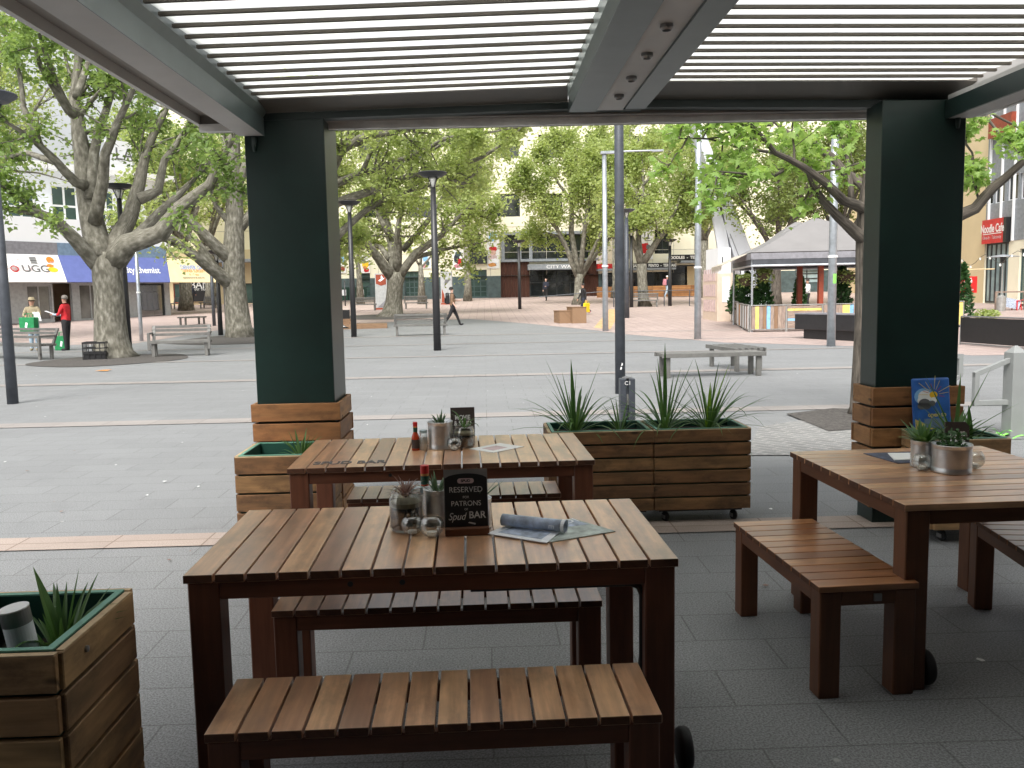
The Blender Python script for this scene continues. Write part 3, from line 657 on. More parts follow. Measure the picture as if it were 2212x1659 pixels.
mb = MB(); slant(5.93, 6.1, -1.868, 3.448, 2.72, 2.76, .12); slant(5.821, 5.899, -1.39, 2.98, 2.755, 2.765, .1); mb.build('front_soffit', M['soffit_brown'], t_)
# louvre blades of opal sheet with a dark lip
def blades(x0, x1, za, zb_, y_front, pitch, n):
    for k in range(n):
        y = y_front - k * pitch; ya, yb = y + .012, y + pitch - .004; h = .010; mb = MB()
        mb.add([(x, y_, z + dz) for x, z in ((x0, za), (x1, zb_)) for y_, dz in ((ya, .004), (yb, .004 + h), (yb, .009 + h), (ya, .009))], [(0, 3, 2, 1), (4, 5, 6, 7), (0, 1, 5, 4), (1, 2, 6, 5), (2, 3, 7, 6), (3, 0, 4, 7)])
        o = mb.build('louvre_blade', M['opal_blade'], t_)
        MB().add([(x, y + a, z + b) for x, z in ((x0 - .010, za), (x1 + .012, zb_)) for a, b in ((-.012, -.006), (.009, -.006), (.009, .011), (-.012, .009))], [(0, 3, 2, 1), (4, 5, 6, 7), (0, 1, 5, 4), (1, 2, 6, 5), (2, 3, 7, 6), (3, 0, 4, 7)]).build('blade_lip', M['blade_lip'], o)
blades(-1.355, .54, 2.800, 2.855, 5.325, .163, 17)
blades(1.065, 3.07, 2.872, 2.857, 5.32, .141, 19)
MB().box(-1.36, 3.12, YB, 2.62, 2.93, 3.0).build('roof_light_blocker', M['soffit_grey'], t_)  # unseen slab added in place of further blades to darken the terrace

# ------------------------------------------------------------------ green pillars with timber cladding
def pillar(x0, x1, y0, y1, zt_, label, clad, n, zc0, zc1, extra):
    t_ = thing('pillar', label, 'pillar', ((x0 + x1) / 2, (y0 + y1) / 2, 0)); hx, hy = (x1 - x0) / 2, (y1 - y0) / 2
    MB().box(-hx, hx, -hy, hy, 0, zt_).build('shaft', M['column_green'], t_, bevel=.004)
    th = .045; hgt = (zc1 - zc0) / n; q = clad; mb = MB()
    for k in range(n):
        z0 = zc0 + k * hgt; z1 = z0 + hgt - .016; j = lambda: rnd.uniform(-.006, .006)
        mb.box(-hx - q + j(), hx + q + j(), -hy - q, -hy - q + th * .5, z0, z1, ax=0); mb.box(-hx - q + j(), hx + q + j(), hy + q - th * .5, hy + q, z0, z1, ax=0)
        mb.box(-hx - q, -hx - q + th * .5, -hy - q + th * .5 + .001, hy + q - th * .5 - .001, z0, z1, ax=1); mb.box(hx + q - th * .5, hx + q, -hy - q + th * .5 + .001, hy + q - th * .5 - .001, z0, z1, ax=1)
    mb.build('cladding', M['clad_wood'], t_, bevel=.003)
    MB().tube(extra, [.018, .018, .010], 8).build('lamp_hood', M['column_green'], t_); return t_
pillar(-1.53, -1.015, 5.735, 6.2, 2.74, 'left green pillar with timber boards round its foot', .035, 6, .10, .90, [(-.19, -.245, 2.62), (-.19, -.25, 2.57), (-.19, -.25, 2.53)])
pillar(2.58, 3.13, 5.565, 5.80, 2.775, 'right green pillar with timber boards and a blue open sign at its foot', .035, 6, .12, .94, [(.21, -.13, 2.68), (.21, -.135, 2.63), (.21, -.135, 2.59)])

# ------------------------------------------------------------------ tables and benches
def slat_top(mb, lx, ly, z1, th, n, gap, ax):
    "top of boards: board direction ax (1 = across the depth)"
    if ax == 1:
        p_ = lx / n
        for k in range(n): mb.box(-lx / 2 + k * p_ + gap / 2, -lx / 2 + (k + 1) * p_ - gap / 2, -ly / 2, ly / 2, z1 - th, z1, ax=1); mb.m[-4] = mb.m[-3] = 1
    else:
        p_ = ly / n
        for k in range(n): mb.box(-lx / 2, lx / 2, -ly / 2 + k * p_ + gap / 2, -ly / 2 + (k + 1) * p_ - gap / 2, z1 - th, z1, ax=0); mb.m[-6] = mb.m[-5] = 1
def table(label, loc, rz, lx, ly, ax, n, h=.75, group='slatted wooden tables', light=False, wheels=(), handle=None):
    t_ = thing('table', label, 'table', loc, R(rz), group); fm = M['frame_wood_light'] if light else M['frame_wood']
    mb = MB(); slat_top(mb, lx, ly, h, .026, n, .008, ax); mb.build('tabletop', [M['table_wood'], M['end_grain_shade']], t_, bevel=.0016)
    lw = .095; i = .012; zt_ = h - .027
    mb = MB(); ah = .056
    for s in (-1, 1):
        mb.box(-lx / 2 + lw + i + .001, lx / 2 - lw - i - .001, s * (ly / 2 - i - .017) - .014, s * (ly / 2 - i - .017) + .014, zt_ - ah, zt_, ax=0)
        mb.box(s * (lx / 2 - i - .017) - .014, s * (lx / 2 - i - .017) + .014, -ly / 2 + lw + i + .001, ly / 2 - lw - i - .001, zt_ - ah, zt_, ax=1)
    mb.box(-.03, .03, -ly / 2 + .05, ly / 2 - .05, zt_ - .04, zt_ - .001, ax=1); mb.build('apron', fm, t_, bevel=.002)
    for sx in (-1, 1):
        for sy in (-1, 1):
            x, y = sx * (lx / 2 - i - lw / 2), sy * (ly / 2 - i - lw / 2)
            MB().box(x - lw / 2, x + lw / 2, y - lw / 2, y + lw / 2, 0, zt_, ax=2).build('leg', fm, t_, bevel=.004)
    for x, y, sx in wheels:
        o = MB(); o.lathe([(.001, -.024), (.042, -.024), (.064, -.019), (.070, -.009), (.070, .009), (.064, .019), (.042, .024), (.001, .024)], (0, 0, 0), 24)
        o = o.build('wheel', M['rubber'], t_, smooth=True); o.matrix_local = Matrix.Translation((x, y, .070)) @ Matrix.Rotation(R(90), 4, 'Y')
        MB().lathe([(.001, .03), (.022, .03), (.03, .024), (.03, .02)], (0, 0, 0), 14).build('hub', M['zinc'], o)
    if handle:
        hx, hy = handle; z = zt_ - ah - .012
        MB().tube([(hx - .55, hy, z), (hx - .04, hy, z), (hx - .012, hy, z - .012), (hx, hy, z - .04), (hx, hy + .005, z - .36), (hx + .03, hy + .03, z - .40)], .011, 8).build('handle', M['black_paint'], t_, smooth=True)
    for q in (-.08, .08):
        if ax == 1: MB().lathe([(.001, 0), (.009, 0), (.009, -.003), (.001, -.003)], (0, 0, 0), 10).build('bolt', M['frame_dark'], t_).matrix_local = Matrix.Translation((q - .18, -ly / 2 + i + .002, zt_ - .022)) @ Matrix.Rotation(R(90), 4, 'X')
    return t_
def bench(label, loc, rz, lx, ly, ax, n, h=.45, light=False, badge=False):
    t_ = thing('bench', label, 'bench', loc, R(rz), 'slatted wooden benches'); fm = M['frame_wood_light'] if light else M['frame_wood']
    mb = MB(); slat_top(mb, lx, ly, h, .024, n, .008, ax); mb.build('seat', [M['bench_wood'] if light else M['table_wood'], M['end_grain_shade']], t_, bevel=.0016)
    lw = .085; i = .008; zt_ = h - .025; mb = MB(); ah = .056
    for s in (-1, 1):
        mb.box(-lx / 2 + lw + i + .001, lx / 2 - lw - i - .001, s * (ly / 2 - i - .015) - .013, s * (ly / 2 - i - .015) + .013, zt_ - ah, zt_, ax=0)
        mb.box(s * (lx / 2 - i - .015) - .013, s * (lx / 2 - i - .015) + .013, -ly / 2 + lw + i + .001, ly / 2 - lw - i - .001, zt_ - ah, zt_, ax=1)
    mb.build('apron', fm, t_, bevel=.002)
    for sx in (-1, 1):
        for sy in (-1, 1):
            x, y = sx * (lx / 2 - i - lw / 2), sy * (ly / 2 - i - lw / 2); MB().box(x - lw / 2, x + lw / 2, y - lw / 2, y + lw / 2, 0, zt_, ax=2).build('leg', fm, t_, bevel=.004)
    if badge: MB().box(.02, .05, -ly / 2 + .001, -ly / 2 + .01, zt_ - .040, zt_ - .012).build('badge', M['zinc'], t_)
    return t_
table('long slatted table in the foreground holding the chalk sign and newspapers', (-.18, 2.97, 0), 1.2, 1.53, .80, 1, 16, wheels=((.805, -.30, 1), (.805, .30, 1)), handle=(.66, -.335))
table('slatted table behind the foreground table with a white leaflet and dark painted letters', (-.235, 4.61, 0), 1.5, 1.53, .85, 1, 16, wheels=((.80, .33, 1),))
table('square slatted table at the right with two big tins of plants', (2.085, 3.75, 0), 2.0, 1.02, 1.14, 0, 12, light=True, wheels=((-.375, -.5, 1),))
bench('dark bench nearest the camera at the foot of the picture', (-.155, 2.335, 0), 1.2, 1.22, .33, 1, 14)
bench('bench between the two long tables, behind the foreground table', (-.195, 3.21, 0), .5, 1.22, .33, 1, 14)
bench('bench on the far side of the second long table', (-.195, 4.79 + .14, 0), 1.0, 1.22, .33, 1, 14)
bench('brown bench beside the square table, on its left', (1.425, 3.61, 0), 3.0, .40, .96, 0, 11, light=True, badge=True)
bench('bench cut by the right edge of the picture, on the right of the square table', (2.50, 3.58, 0), -9, .40, .96, 0, 11, light=True)
# painted letters on the second table
text('SPUD BAR', .10, M['text_grey'], [o for o in bpy.data.objects if o.name.startswith('tabletop')][1], M=Matrix.Translation((-.47, -.31, .7515)), ext=.0008, sx=.8, bold=.002)

# ------------------------------------------------------------------ timber planter boxes
def planter(label, loc, rz, lx, ly, h, n, dark, base=.10, casters=True, rim=True, soil=.055, taper=0.0, group='timber planter boxes'):
    t_ = thing('planter_box', label, 'planter', loc, R(rz), group); th = .022; hh = (h - base) / n; mb = MB()
    for k in range(n):
        z0 = base + k * hh; z1 = z0 + hh - .012; j = lambda: rnd.uniform(-.004, .004)
        for s in (-1, 1):
            mb.box(-lx / 2 + j(), lx / 2 + j(), s * (ly / 2) - th / 2, s * (ly / 2) + th / 2, z0, z1, ax=0)
            mb.box(s * (lx / 2) - th / 2, s * (lx / 2) + th / 2, -ly / 2 + th / 2 + .001, ly / 2 - th / 2 - .001, z0, z1, ax=1)
    mb.build('boards', M['crate_wood_dark' if dark else 'crate_wood'], t_, bevel=.003)
    i = th / 2 + .003; tl = .02; mb = MB()
    for s in (-1, 1):
        mb.box(-lx / 2 + i, lx / 2 - i, s * (ly / 2 - i - tl / 2) - tl / 2, s * (ly / 2 - i - tl / 2) + tl / 2, base, h - .010); mb.box(s * (lx / 2 - i - tl / 2) - tl / 2, s * (lx / 2 - i - tl / 2) + tl / 2, -ly / 2 + i + tl + .001, ly / 2 - i - tl - .001, base, h - .010)
    mb.build('liner', M['liner_green'], t_)
    mb = MB()
    for s in (-1, 1):
        mb.box(-lx / 2 + i, lx / 2 - i, s * (ly / 2 - i - tl / 2) - tl / 2, s * (ly / 2 - i - tl / 2) + tl / 2, h - .009, h - .004); mb.box(s * (lx / 2 - i - tl / 2) - tl / 2, s * (lx / 2 - i - tl / 2) + tl / 2, -ly / 2 + i + tl + .001, ly / 2 - i - tl - .001, h - .009, h - .004)
    mb.build('liner_rim', M['liner_rim'], t_)
    mb = MB()
    for s in (-1, 1):
        mb.box(-lx / 2, lx / 2, s * ly / 2 - th / 2 + .001, s * ly / 2 + th / 2 - .001, h - .0118, h - .009); mb.box(s * lx / 2 - th / 2 + .001, s * lx / 2 + th / 2 - .001, -ly / 2 + th, ly / 2 - th, h - .0118, h - .009)
    mb.build('cut_edge', M['cut_edge'], t_)
    q = i + tl + .002; MB().box(-lx / 2 + q, lx / 2 - q, -ly / 2 + q, ly / 2 - q, base, h - soil).build('soil', M['soil'], t_)
    if casters:
        for sx in (-1, 1):
            for sy in (-1, 1):
                x, y = sx * (lx / 2 - .09), sy * (ly / 2 - .07); o = MB(); o.lathe([(.001, -.014), (.03, -.014), (.036, -.008), (.036, .008), (.03, .014), (.001, .014)], (0, 0, 0), 16); o = o.build('caster', M['rubber'], t_, smooth=True)
                o.matrix_local = Matrix.Translation((x, y, .037)) @ Matrix.Rotation(R(90 + rnd.uniform(-30, 30)), 4, 'Z') @ Matrix.Rotation(R(90), 4, 'X')
                MB().box(-.022, .022, -.012, .012, -.02, -.016).add([(-.05, 0, -.02)], []).build('fork', M['zinc'], o)
        MB().box(-lx / 2 + .04, lx / 2 - .04, -ly / 2 + .04, ly / 2 - .04, .078, .098).build('base_board', M['black'], t_)
    return t_
planter('tall timber planter with a green liner in the near left corner', (-1.30, 2.325, 0), .5, .42, .47, .72, 6, False, base=.06, casters=False, soil=.14)
planter('timber planter with a green liner at the foot of the left pillar', (-1.26, 5.42, 0), 0, .54, .50, .64, 5, True, base=.06, casters=False, soil=.10)
planter('left one of the two wheeled planters behind the tables', (.77, 5.91, 0), .5, .70, .46, .66, 6, True)
planter('right one of the two wheeled planters behind the tables', (1.455, 5.915, 0), .5, .655, .46, .66, 6, True)
planter('timber planter holding the blue open sign beside the right pillar', (2.965, 5.28, 0), -1, .46, .44, .66, 5, False, base=.09)
# ------------------------------------------------------------------ street furniture of the plaza
def dish_lamp(label, base, h, head=.42, r=.075, mt='pole_black', band=None):
    t_ = thing('street_lamp', label, 'street lamp', base, 0, 'dish-headed street lamps')
    MB().tube([(0, 0, 0), (0, 0, h * .35), (0, 0, h - .42)], [r * 1.12, r * 1.05, r * .8], 14).build('pole', M[mt], t_, smooth=True)
    mb = MB(); k = head / .42
    mb.lathe([(.001, h), (.40 * k, h), (.42 * k, h - .02), (.40 * k, h - .05), (.28 * k, h - .13), (.18 * k, h - .15)], (0, 0, 0), 28)
    mb.build('dish', M[mt], t_, smooth=False)
    mb = MB()
    for a in range(4): x, y = math.cos(a * 1.57 + .78) * .17 * k, math.sin(a * 1.57 + .78) * .17 * k; mb.tube([(x, y, h - .15), (x * .3, y * .3, h - .43)], .016, 6)
    mb.build('arms', M[mt], t_)
    MB().lathe([(.06, h - .43), (.10, h - .25), (.12, h - .16)], (0, 0, 0), 16).build('lamp_glass', M['lamp_glass'], t_, smooth=True)
    return t_
def lamp_px(label, px, pyb, pyt, head=.42, r=.075, mt='pole_black'):
    b_ = at(px, pyb); top = P(px - (pyb - pyt) * .012, pyt, b_.y).z - b_.z; return dish_lamp(label, b_, top, head, r, mt)
lamp_px('dish-headed black street lamp nearest the left edge of the picture', 28, 872, 200, .40, .075, 'pole_slate')
lamp_px('dish-headed black lamp in front of the steel bench with a back at the centre', 945, 757, 372, .42, .10)
lamp_px('dish-headed black lamp just right of the left green pillar', 765, 728, 435, .44, .10)
lamp_px('dish-headed black lamp close behind the big plane tree trunk', 279, 763, 398, .42, .09)
lamp_px('dish-headed dark lamp directly beside the tall slate pole, the nearer of two', 1354, 687, 452, .44, .12, 'pole_slate')
lamp_px('dish-headed dark lamp close to the left of the plane tree by the food shops', 1364, 664, 495, .46, .11)
lamp_px('dish-headed black lamp before the timber planter wall', 1447, 661, 517, .44, .11)
lamp_px('dish-headed black lamp before the rusty steel entrance', 1123, 668, 519, .42, .10)
lamp_px('dish-headed black lamp left of the second plane tree trunk', 477, 724, 541, .42, .09)
def pole(label, px, pyb, h, r0, r1, mt, lean=0.0, collar=None, head=False, name='pole', cat='pole'):
    b_ = at(px, pyb); t_ = thing(name, label, cat, b_)
    MB().tube([(0, 0, 0), (lean * .4, 0, h * .4), (lean, 0, h)], [r0, (r0 * .6 + r1 * .4), r1], 16).build('shaft', M[mt], t_, smooth=True)
    if collar: MB().lathe([(r0 * 1.12, collar - .03), (r0 * 1.12, collar + .03)], (0, 0, 0), 16).build('collar', M['white'], t_)
    if head:
        mb = MB(); mb.prism([(-.15, -.12, h), (.55, -.1, h + .02), (.6, 0, h + .05), (.55, .1, h + .02), (-.15, .12, h)], (0, 0, .1)); mb.prism([(1.9, -.1, h + .06), (2.35, -.1, h + .08), (2.35, .1, h + .08), (1.9, .1, h + .06)], (0, 0, .07)); mb.tube([(0, 0, h + .08), (2.1, 0, h + .12)], .035, 8); mb.build('lamp_head', M[mt], t_)
    return t_
t_ = pole('tall slate pole with a scuffed foot at the centre of the plaza', 1340, 850, 7.5, .082, .062, 'pole_slate')
mb = MB()
for k in range(2): a = 4.55 + .2 * k; z = .38 + .06 * k; mb.poly([(math.cos(a + q[0]) * .084, math.sin(a + q[0]) * .084, z + q[1]) for q in ((0, 0), (.3, .01), (.35, .04), (.1, .05))])
mb.build('sticker_remains', M['white'], t_)
b_ = at(1308, 715); pole('silver light pole with an arm and two flat lamp heads', 1308, 715, P(1304, 333, b_.y).z - b_.z, .12, .085, 'pole_silver', collar=2.6, head=True, name='light_pole')
pole('silver pole with a pale collar on the pink paving, in front of the kiosk', 1507, 733, 9, .115, .085, 'pole_silver', collar=2.35)
t_ = pole('silver pole with a green sticker beside the grey marquee', 1795, 748, 8.6, .115, .095, 'pole_silver', collar=2.45)
mb = MB(); mb.add([(math.cos(a) * .1165, math.sin(a) * .1165, z) for z in (1.72, 1.98) for a in (4.5, 4.8, 5.1, 5.4)], [(0, 1, 5, 4), (1, 2, 6, 5), (2, 3, 7, 6)]); mb.build('sticker', M['lime'], t_)
pole('thin silver pole in front of the blue awning', 306, 737, 4.0, .075, .06, 'pole_silver', collar=1.9)
for px, pyb, h, la in ((463, 704, 3.2, 'grey post under the corner of the cream awning'), (491, 712, 3.6, 'grey post close to the left side of the second plane tree'), (746, 661, 1.9, 'thin black post left of the green bins')):
    pole(la, px, pyb, h, .085 if px < 500 else .05, .08 if px < 500 else .05, 'pole_slate' if px < 500 else 'pole_black', name='post', cat='post')
# bollard C1
b_ = Vector((1.42, 8.55, 0)); t_ = thing('bollard', 'slate bollard marked C1 behind the wheeled planters', 'bollard', b_)
mb = MB(); mb.box(-.075, -.012, -.06, .06, 0, .72); mb.box(.012, .075, -.06, .06, 0, .72); mb.box(-.0115, .0115, -.03, .06, 0, .719); mb.build('body', M['pole_slate'], t_, bevel=.006)
MB().lathe([(.05, .72), (.05, .73), (.001, .745)], (0, 0, 0), 14).build('cap', M['zinc'], t_); text('C1', .055, M['white'], t_, M=standing(0, -.061, .675))
MB().box(-.011, .011, -.036, -.031, .45, .56).build('latch', M['steel'], t_)

def slat_bench(label, p0, p1, pyb_side, back=True, face=1, h=.45, arms=True, depth=.5, scale=1.0):
    "steel street bench from ground point p0 to p1; face=+1 looks away from the camera side of the line"
    d = (p1 - p0); L = d.length; t_ = thing('street_bench', label, 'bench', p0, math.atan2(d.y, d.x), 'steel street benches'); mb = MB(); s = face
    for k in range(5): y = s * (k * depth / 5); mb.box(0, L, min(y, y + s * .07), max(y, y + s * .07), h - .06, h)
    e_ = .075 if not back else .07
    mb.box(-.02, L + .02, min(-s * .025, -s * .003), max(-s * .025, -s * .003), h - e_, h + .004); mb.box(-.02, L + .02, min(s * (depth - .02), s * (depth + .002)), max(s * (depth - .02), s * (depth + .002)), h - e_, h + .004)
    mb.build('seat', M['bench_steel'], t_, bevel=.004)
    for x in (.06, L - .14):
        MB().box(x, x + .09, min(s * .03, s * .10), max(s * .03, s * .10), 0, h - .062).build('leg', M['bench_steel'], t_, bevel=.004); MB().box(x, x + .09, min(s * (depth - .12), s * (depth - .05)), max(s * (depth - .12), s * (depth - .05)), 0, h - .062).build('leg', M['bench_steel'], t_, bevel=.004)
    if back:
        mb = MB()
        for k, z in enumerate((.58, .70, .80)): y = -s * (.02 + .05 * k); mb.box(0, L, min(y, y - s * .03), max(y, y - s * .03), z, z + .075)
        mb.build('backrest', M['bench_steel'], t_, bevel=.003)
        for x in (.02, L - .1): MB().prism([(x, -s * .0, h - .02), (x, -s * .17, .87), (x, -s * .12, .88), (x, s * .05, h - .02)], (.08, 0, 0)).build('back_support', M['bench_steel'], t_)
        if arms:
            for x in (-.03, L - .04): o = MB(); o.box(x, x + .07, min(-s * .05, s * depth), max(-s * .05, s * depth), .64, .69); o.box(x, x + .07, min(s * depth, s * (depth - .07)), max(s * depth, s * (depth - .07)), .2, .639); o.build('armrest', M['bench_steel'], t_, bevel=.004)
    return t_
slat_bench('steel bench with a back cut by the left edge of the picture', at(-130, 768), at(122, 776), 0, True, -1)
slat_bench('steel bench with a back and arms just right of the big plane tree', at(330, 770), at(458, 766), 0, True, -1)
slat_bench('steel bench seen from behind, with three back slats, at the centre of the plaza', at(852, 727), at(966, 724), 0, True, 1, arms=False)
t_ = slat_bench('long backless steel bench beyond the wheeled planters', at(1432, 818), at(1652, 812), 0, False, 1, depth=.55)
t_ = slat_bench('short backless steel bench standing behind the long one, with mossy slats', at(1527, 791), at(1589, 804), 0, False, 1, depth=.62, h=.46)
slat_bench('far steel bench under the thin young tree left of the art panel', at(758, 672), at(812, 671), 0, True, 1, arms=False)
slat_bench('far steel bench right of the centre plane tree', at(873, 668), at(924, 667), 0, True, 1, arms=False)
slat_bench('far steel bench behind the plane tree by the food shops', at(1340, 664), at(1422, 663), 0, True, 1, arms=False)
slat_bench('far steel bench below the black bank sign, on its left', at(376, 668), at(407, 668), 0, True, -1, arms=False)
slat_bench('far steel bench below the black bank sign, on its right', at(440, 666), at(470, 666), 0, True, -1, arms=False)
slat_bench('far low backless bench on the pink paving behind the armed bench', at(400, 704), at(446, 700), 0, False, 1, arms=False)
# milk crates
def crate(label, b_, rz, s=.34):
    t_ = thing('milk_crate', label, 'crate', b_, rz, 'black plastic crates'); mb = MB(); h = s * .85
    for sx in (-1, 1):
        for ax in (0, 1):
            for k in range(5):
                q = -s / 2 + s * k / 4; a = (min(q, s / 2 - .02), ); w_ = .022
                x0 = a[0]
                if ax == 0: mb.box(x0, x0 + w_, sx * s / 2 - .012 * (sx > 0) , sx * s / 2 + .012 * (sx < 0), .002, h - .001, ax=2)
                else: mb.box(sx * s / 2 - .012 * (sx > 0), sx * s / 2 + .012 * (sx < 0), x0, x0 + w_, .003, h - .002, ax=2)
            for z in (0, h * .33, h * .62, h - .05):
                if ax == 0: mb.box(-s / 2, s / 2, sx * s / 2 - .014 * (sx > 0) - .001, sx * s / 2 + .014 * (sx < 0) + .001, z, z + (.05 if z > h * .7 else .03), ax=0)
                else: mb.box(sx * s / 2 - .0141 * (sx > 0) - .001, sx * s / 2 + .0141 * (sx < 0) + .001, -s / 2 + .015, s / 2 - .015, z, z + (.05 if z > h * .7 else .03), ax=1)
    mb.build('lattice', M['black'], t_); MB().box(-s / 2 + .02, s / 2 - .02, -s / 2 + .02, s / 2 - .02, .01, .025).build('bottom', M['black'], t_); MB().box(-s / 2 + .03, s / 2 - .03, -s / 2 + .03, s / 2 - .03, .03, h * .45).build('contents', M['black'], t_)
crate('black plastic crate at the foot of the big plane tree', at(208, 776), .25, .58); crate('black plastic crate at the foot of the second plane tree, beside the left pillar', at(517, 726), .1, .62)
# mulch rings
def ring(name, c, rx, ry, rz=0):
    n = 40; mb = MB(); pts = []
    for k in range(n):
        a = 6.283 * k / n; q = 1 + .03 * math.sin(5 * a + c.x); x, y = rx * q * math.cos(a), ry * q * math.sin(a); X, Y = c.x + x * math.cos(rz) - y * math.sin(rz), c.y + x * math.sin(rz) + y * math.cos(rz); pts.append((X, Y, gz(Y) + .012))
    mb.poly(pts); return structure(mb.build(name, M['mulch']))
ring('mulch_bed', at(243, 778), 1.95, 2.3); ring('mulch_bed', at(520, 735), 2.6, 2.8); ring('mulch_bed', at(850, 684), 3.2, 3.0)
qd = [at(1698, 896), at(1790, 934), at(1905, 925), at(1880, 888), at(1800, 884)]; mb = MB(); mb.poly([(p.x, p.y, .016) for p in qd]); structure(mb.build('mulch_bed', M['mulch']))
# cardboard-coloured boxes by the walking woman
for (x0, x1, yt, la) in ((1209, 1238, 671, 'lower tan plywood box on the plaza, left of the taller one'), (1237, 1267, 663, 'taller brown plywood box on the plaza in front of the woman with the yellow bag')):
    a, b = at(x0, 699), at(x1, 698); hh = P(x0, yt, a.y).z - a.z; t_ = thing('plywood_box', la, 'box', a, math.atan2(b.y - a.y, b.x - a.x))
    L = (b - a).length; MB().box(0, L, 0, .9, 0, hh - .03).build('body', M['box_timber'], t_, bevel=.006); MB().box(-.02, L + .005, -.02, .92, hh - .028, hh).build('lid', M['box_timber'], t_, bevel=.004)
# timber platforms at the left of the plaza
a = at(690, 713); t_ = thing('timber_platform', 'stepped tan timber platform partly behind the left green pillar', 'platform', a, .12)
MB().box(-1.6, 3.0, 0, 1.4, 0, .22).build('lower_step', M['box_timber'], t_); MB().box(-1.6, 1.4, .5, 2.0, .22, .45).build('upper_step', M['box_timber'], t_); MB().box(-1.2, 1.3, 1.0, 1.9, .452, .85).build('dark_box', M['black'], t_)
# free-standing art panels
def artpanel(label, px0, px1, py0, py1, red):
    a, b = at(px0, py1), at(px1, py1); L = (b - a).length; H = P(px0, py0, a.y).z - a.z; t_ = thing('art_panel', label, 'sign panel', a, math.atan2(b.y - a.y, b.x - a.x))
    MB().box(0, L, 0, .12, .12, H).build('panel', M['panel_grey'], t_); MB().box(-.02, L + .02, -.03, .15, 0, .118).build('foot', M['post_rust'], t_)
    if red:
        MB().prism([(.08 * L, -.01, H * .72), (.5 * L, -.01, H * .66), (.92 * L, -.01, H * .7), (.92 * L, -.01, H * .97), (.08 * L, -.01, H * .97)], (0, .008, 0)).build('red_field', M['post_rust'], t_)
        MB().prism([(L * x, -.016, H * z) for x, z in ((.28, .80), (.45, .78), (.62, .81), (.85, .88), (.7, .865), (.62, .92), (.55, .95), (.5, .90), (.52, .86))], (0, .004, 0)).build('pale_shape', M['white_wall'], t_)
        MB().prism([(L * .15, -.01, H * .06), (L * .95, -.01, H * .06), (L * .95, -.01, H * .42), (L * .75, -.01, H * .24), (L * .4, -.01, H * .13)], (0, .008, 0)).build('grey_field', M['fascia_grey'], t_)
    else:
        MB().prism([(L * .05, -.01, H * .06), (L * .4, -.01, H * .06), (L * .3, -.01, H * .3), (L * .12, -.01, H * .48)], (0, .008, 0)).build('rust_field', M['post_rust'], t_)
        mb = MB()
        for k in range(7): x = L * (.35 + .08 * k); mb.prism([(x, -.012, H * (.55 + .03 * k)), (x + .05, -.012, H * (.58 + .03 * k)), (x + .12, -.012, H * (.78 - .01 * k)), (x + .02, -.012, H * (.7 + .02 * k))], (0, .008, 0))
        mb.build('dark_twigs', M['text_grey'], t_)
artpanel('tall grey art panel with a red top field, left of the centre plane tree', 812, 838, 591, 669, True)
artpanel('tall grey art panel with dark twigs, beside the man with the backpack', 953, 977, 587, 658, False)
# row of green bins on the far left of the cream building
for k in range(4):
    b_ = at(726 + 19 * k, 651); t_ = thing('wheelie_bin', ['dark green bin, leftmost of the row before the cream building', 'dark green bin with a white notice, second from the left in the row', 'dark green bin, third from the left in the row of bins', 'dark green bin at the right end of the row of bins'][k], 'bin', b_, 0, 'green bins')
    mb = MB(); mb.prism([(-.3, -.3, .08), (.3, -.3, .08), (.36, -.36, 1.15), (-.36, -.36, 1.15)], (0, .7, 0)); mb.build('body', M['liner_green'], t_)
    MB().box(-.38, .38, -.4, .4, 1.16, 1.22).build('lid', M['liner_green'], t_, bevel=.02)
    if k in (1, 3): MB().box(-.2, .2, -.385, -.375, .5, 1.0).build('notice', M['paper'], t_)
# wire railing before the food shops
a, b = at(1300, 664), at(1560, 660); d_ = (b - a); t_ = thing('railing', 'thin blue-grey railing in front of the timber planter wall', 'railing', a, math.atan2(d_.y, d_.x)); L = d_.length
MB().tube([(-4, 0, .75), (0, 0, 1.0), (L, 0, 1.0)], .025, 8).build('rail', M['pole_slate'], t_)
for k in range(5): MB().tube([(L * (.1 + k * .21), 0, 0), (L * (.1 + k * .21), 0, 1.0)], .03, 8).build('upright', M['pole_slate'], t_)
# kiosk of cream lockers
a, b = at(1549, 695), at(1580, 694); t_ = thing('locker_kiosk', 'cream kiosk with locker doors at the left end of the marquee', 'kiosk', a, 0); H = P(1549, 590, a.y).z - a.z; Wk = (b - a).length
MB().box(0, Wk, 0, 2.6, 0, H).build('body', M['kiosk'], t_, bevel=.01)
al = at(1530, 676); mb = MB()
for j in range(3):
    for k in range(6): y = .35 + k * .36; mb.box(-.02, -.003, y, y + .22, .45 + j * .7, 1.0 + j * .7)
mb.build('locker_doors', M['text_faint'], t_); MB().box(Wk * .32, Wk * .82, -.02, -.003, H * .4, H * .92).build('notice_board', M['paper'], t_)
MB().box(.1, Wk - .05, .2, 2.4, H + .002, H + 1.15).build('plant_box', M['white_wall'], t_); MB().box(.099 + .15, .1 + Wk * .3, .18, .199, H + .35, H + .75).build('vent', M['text_grey'], t_)
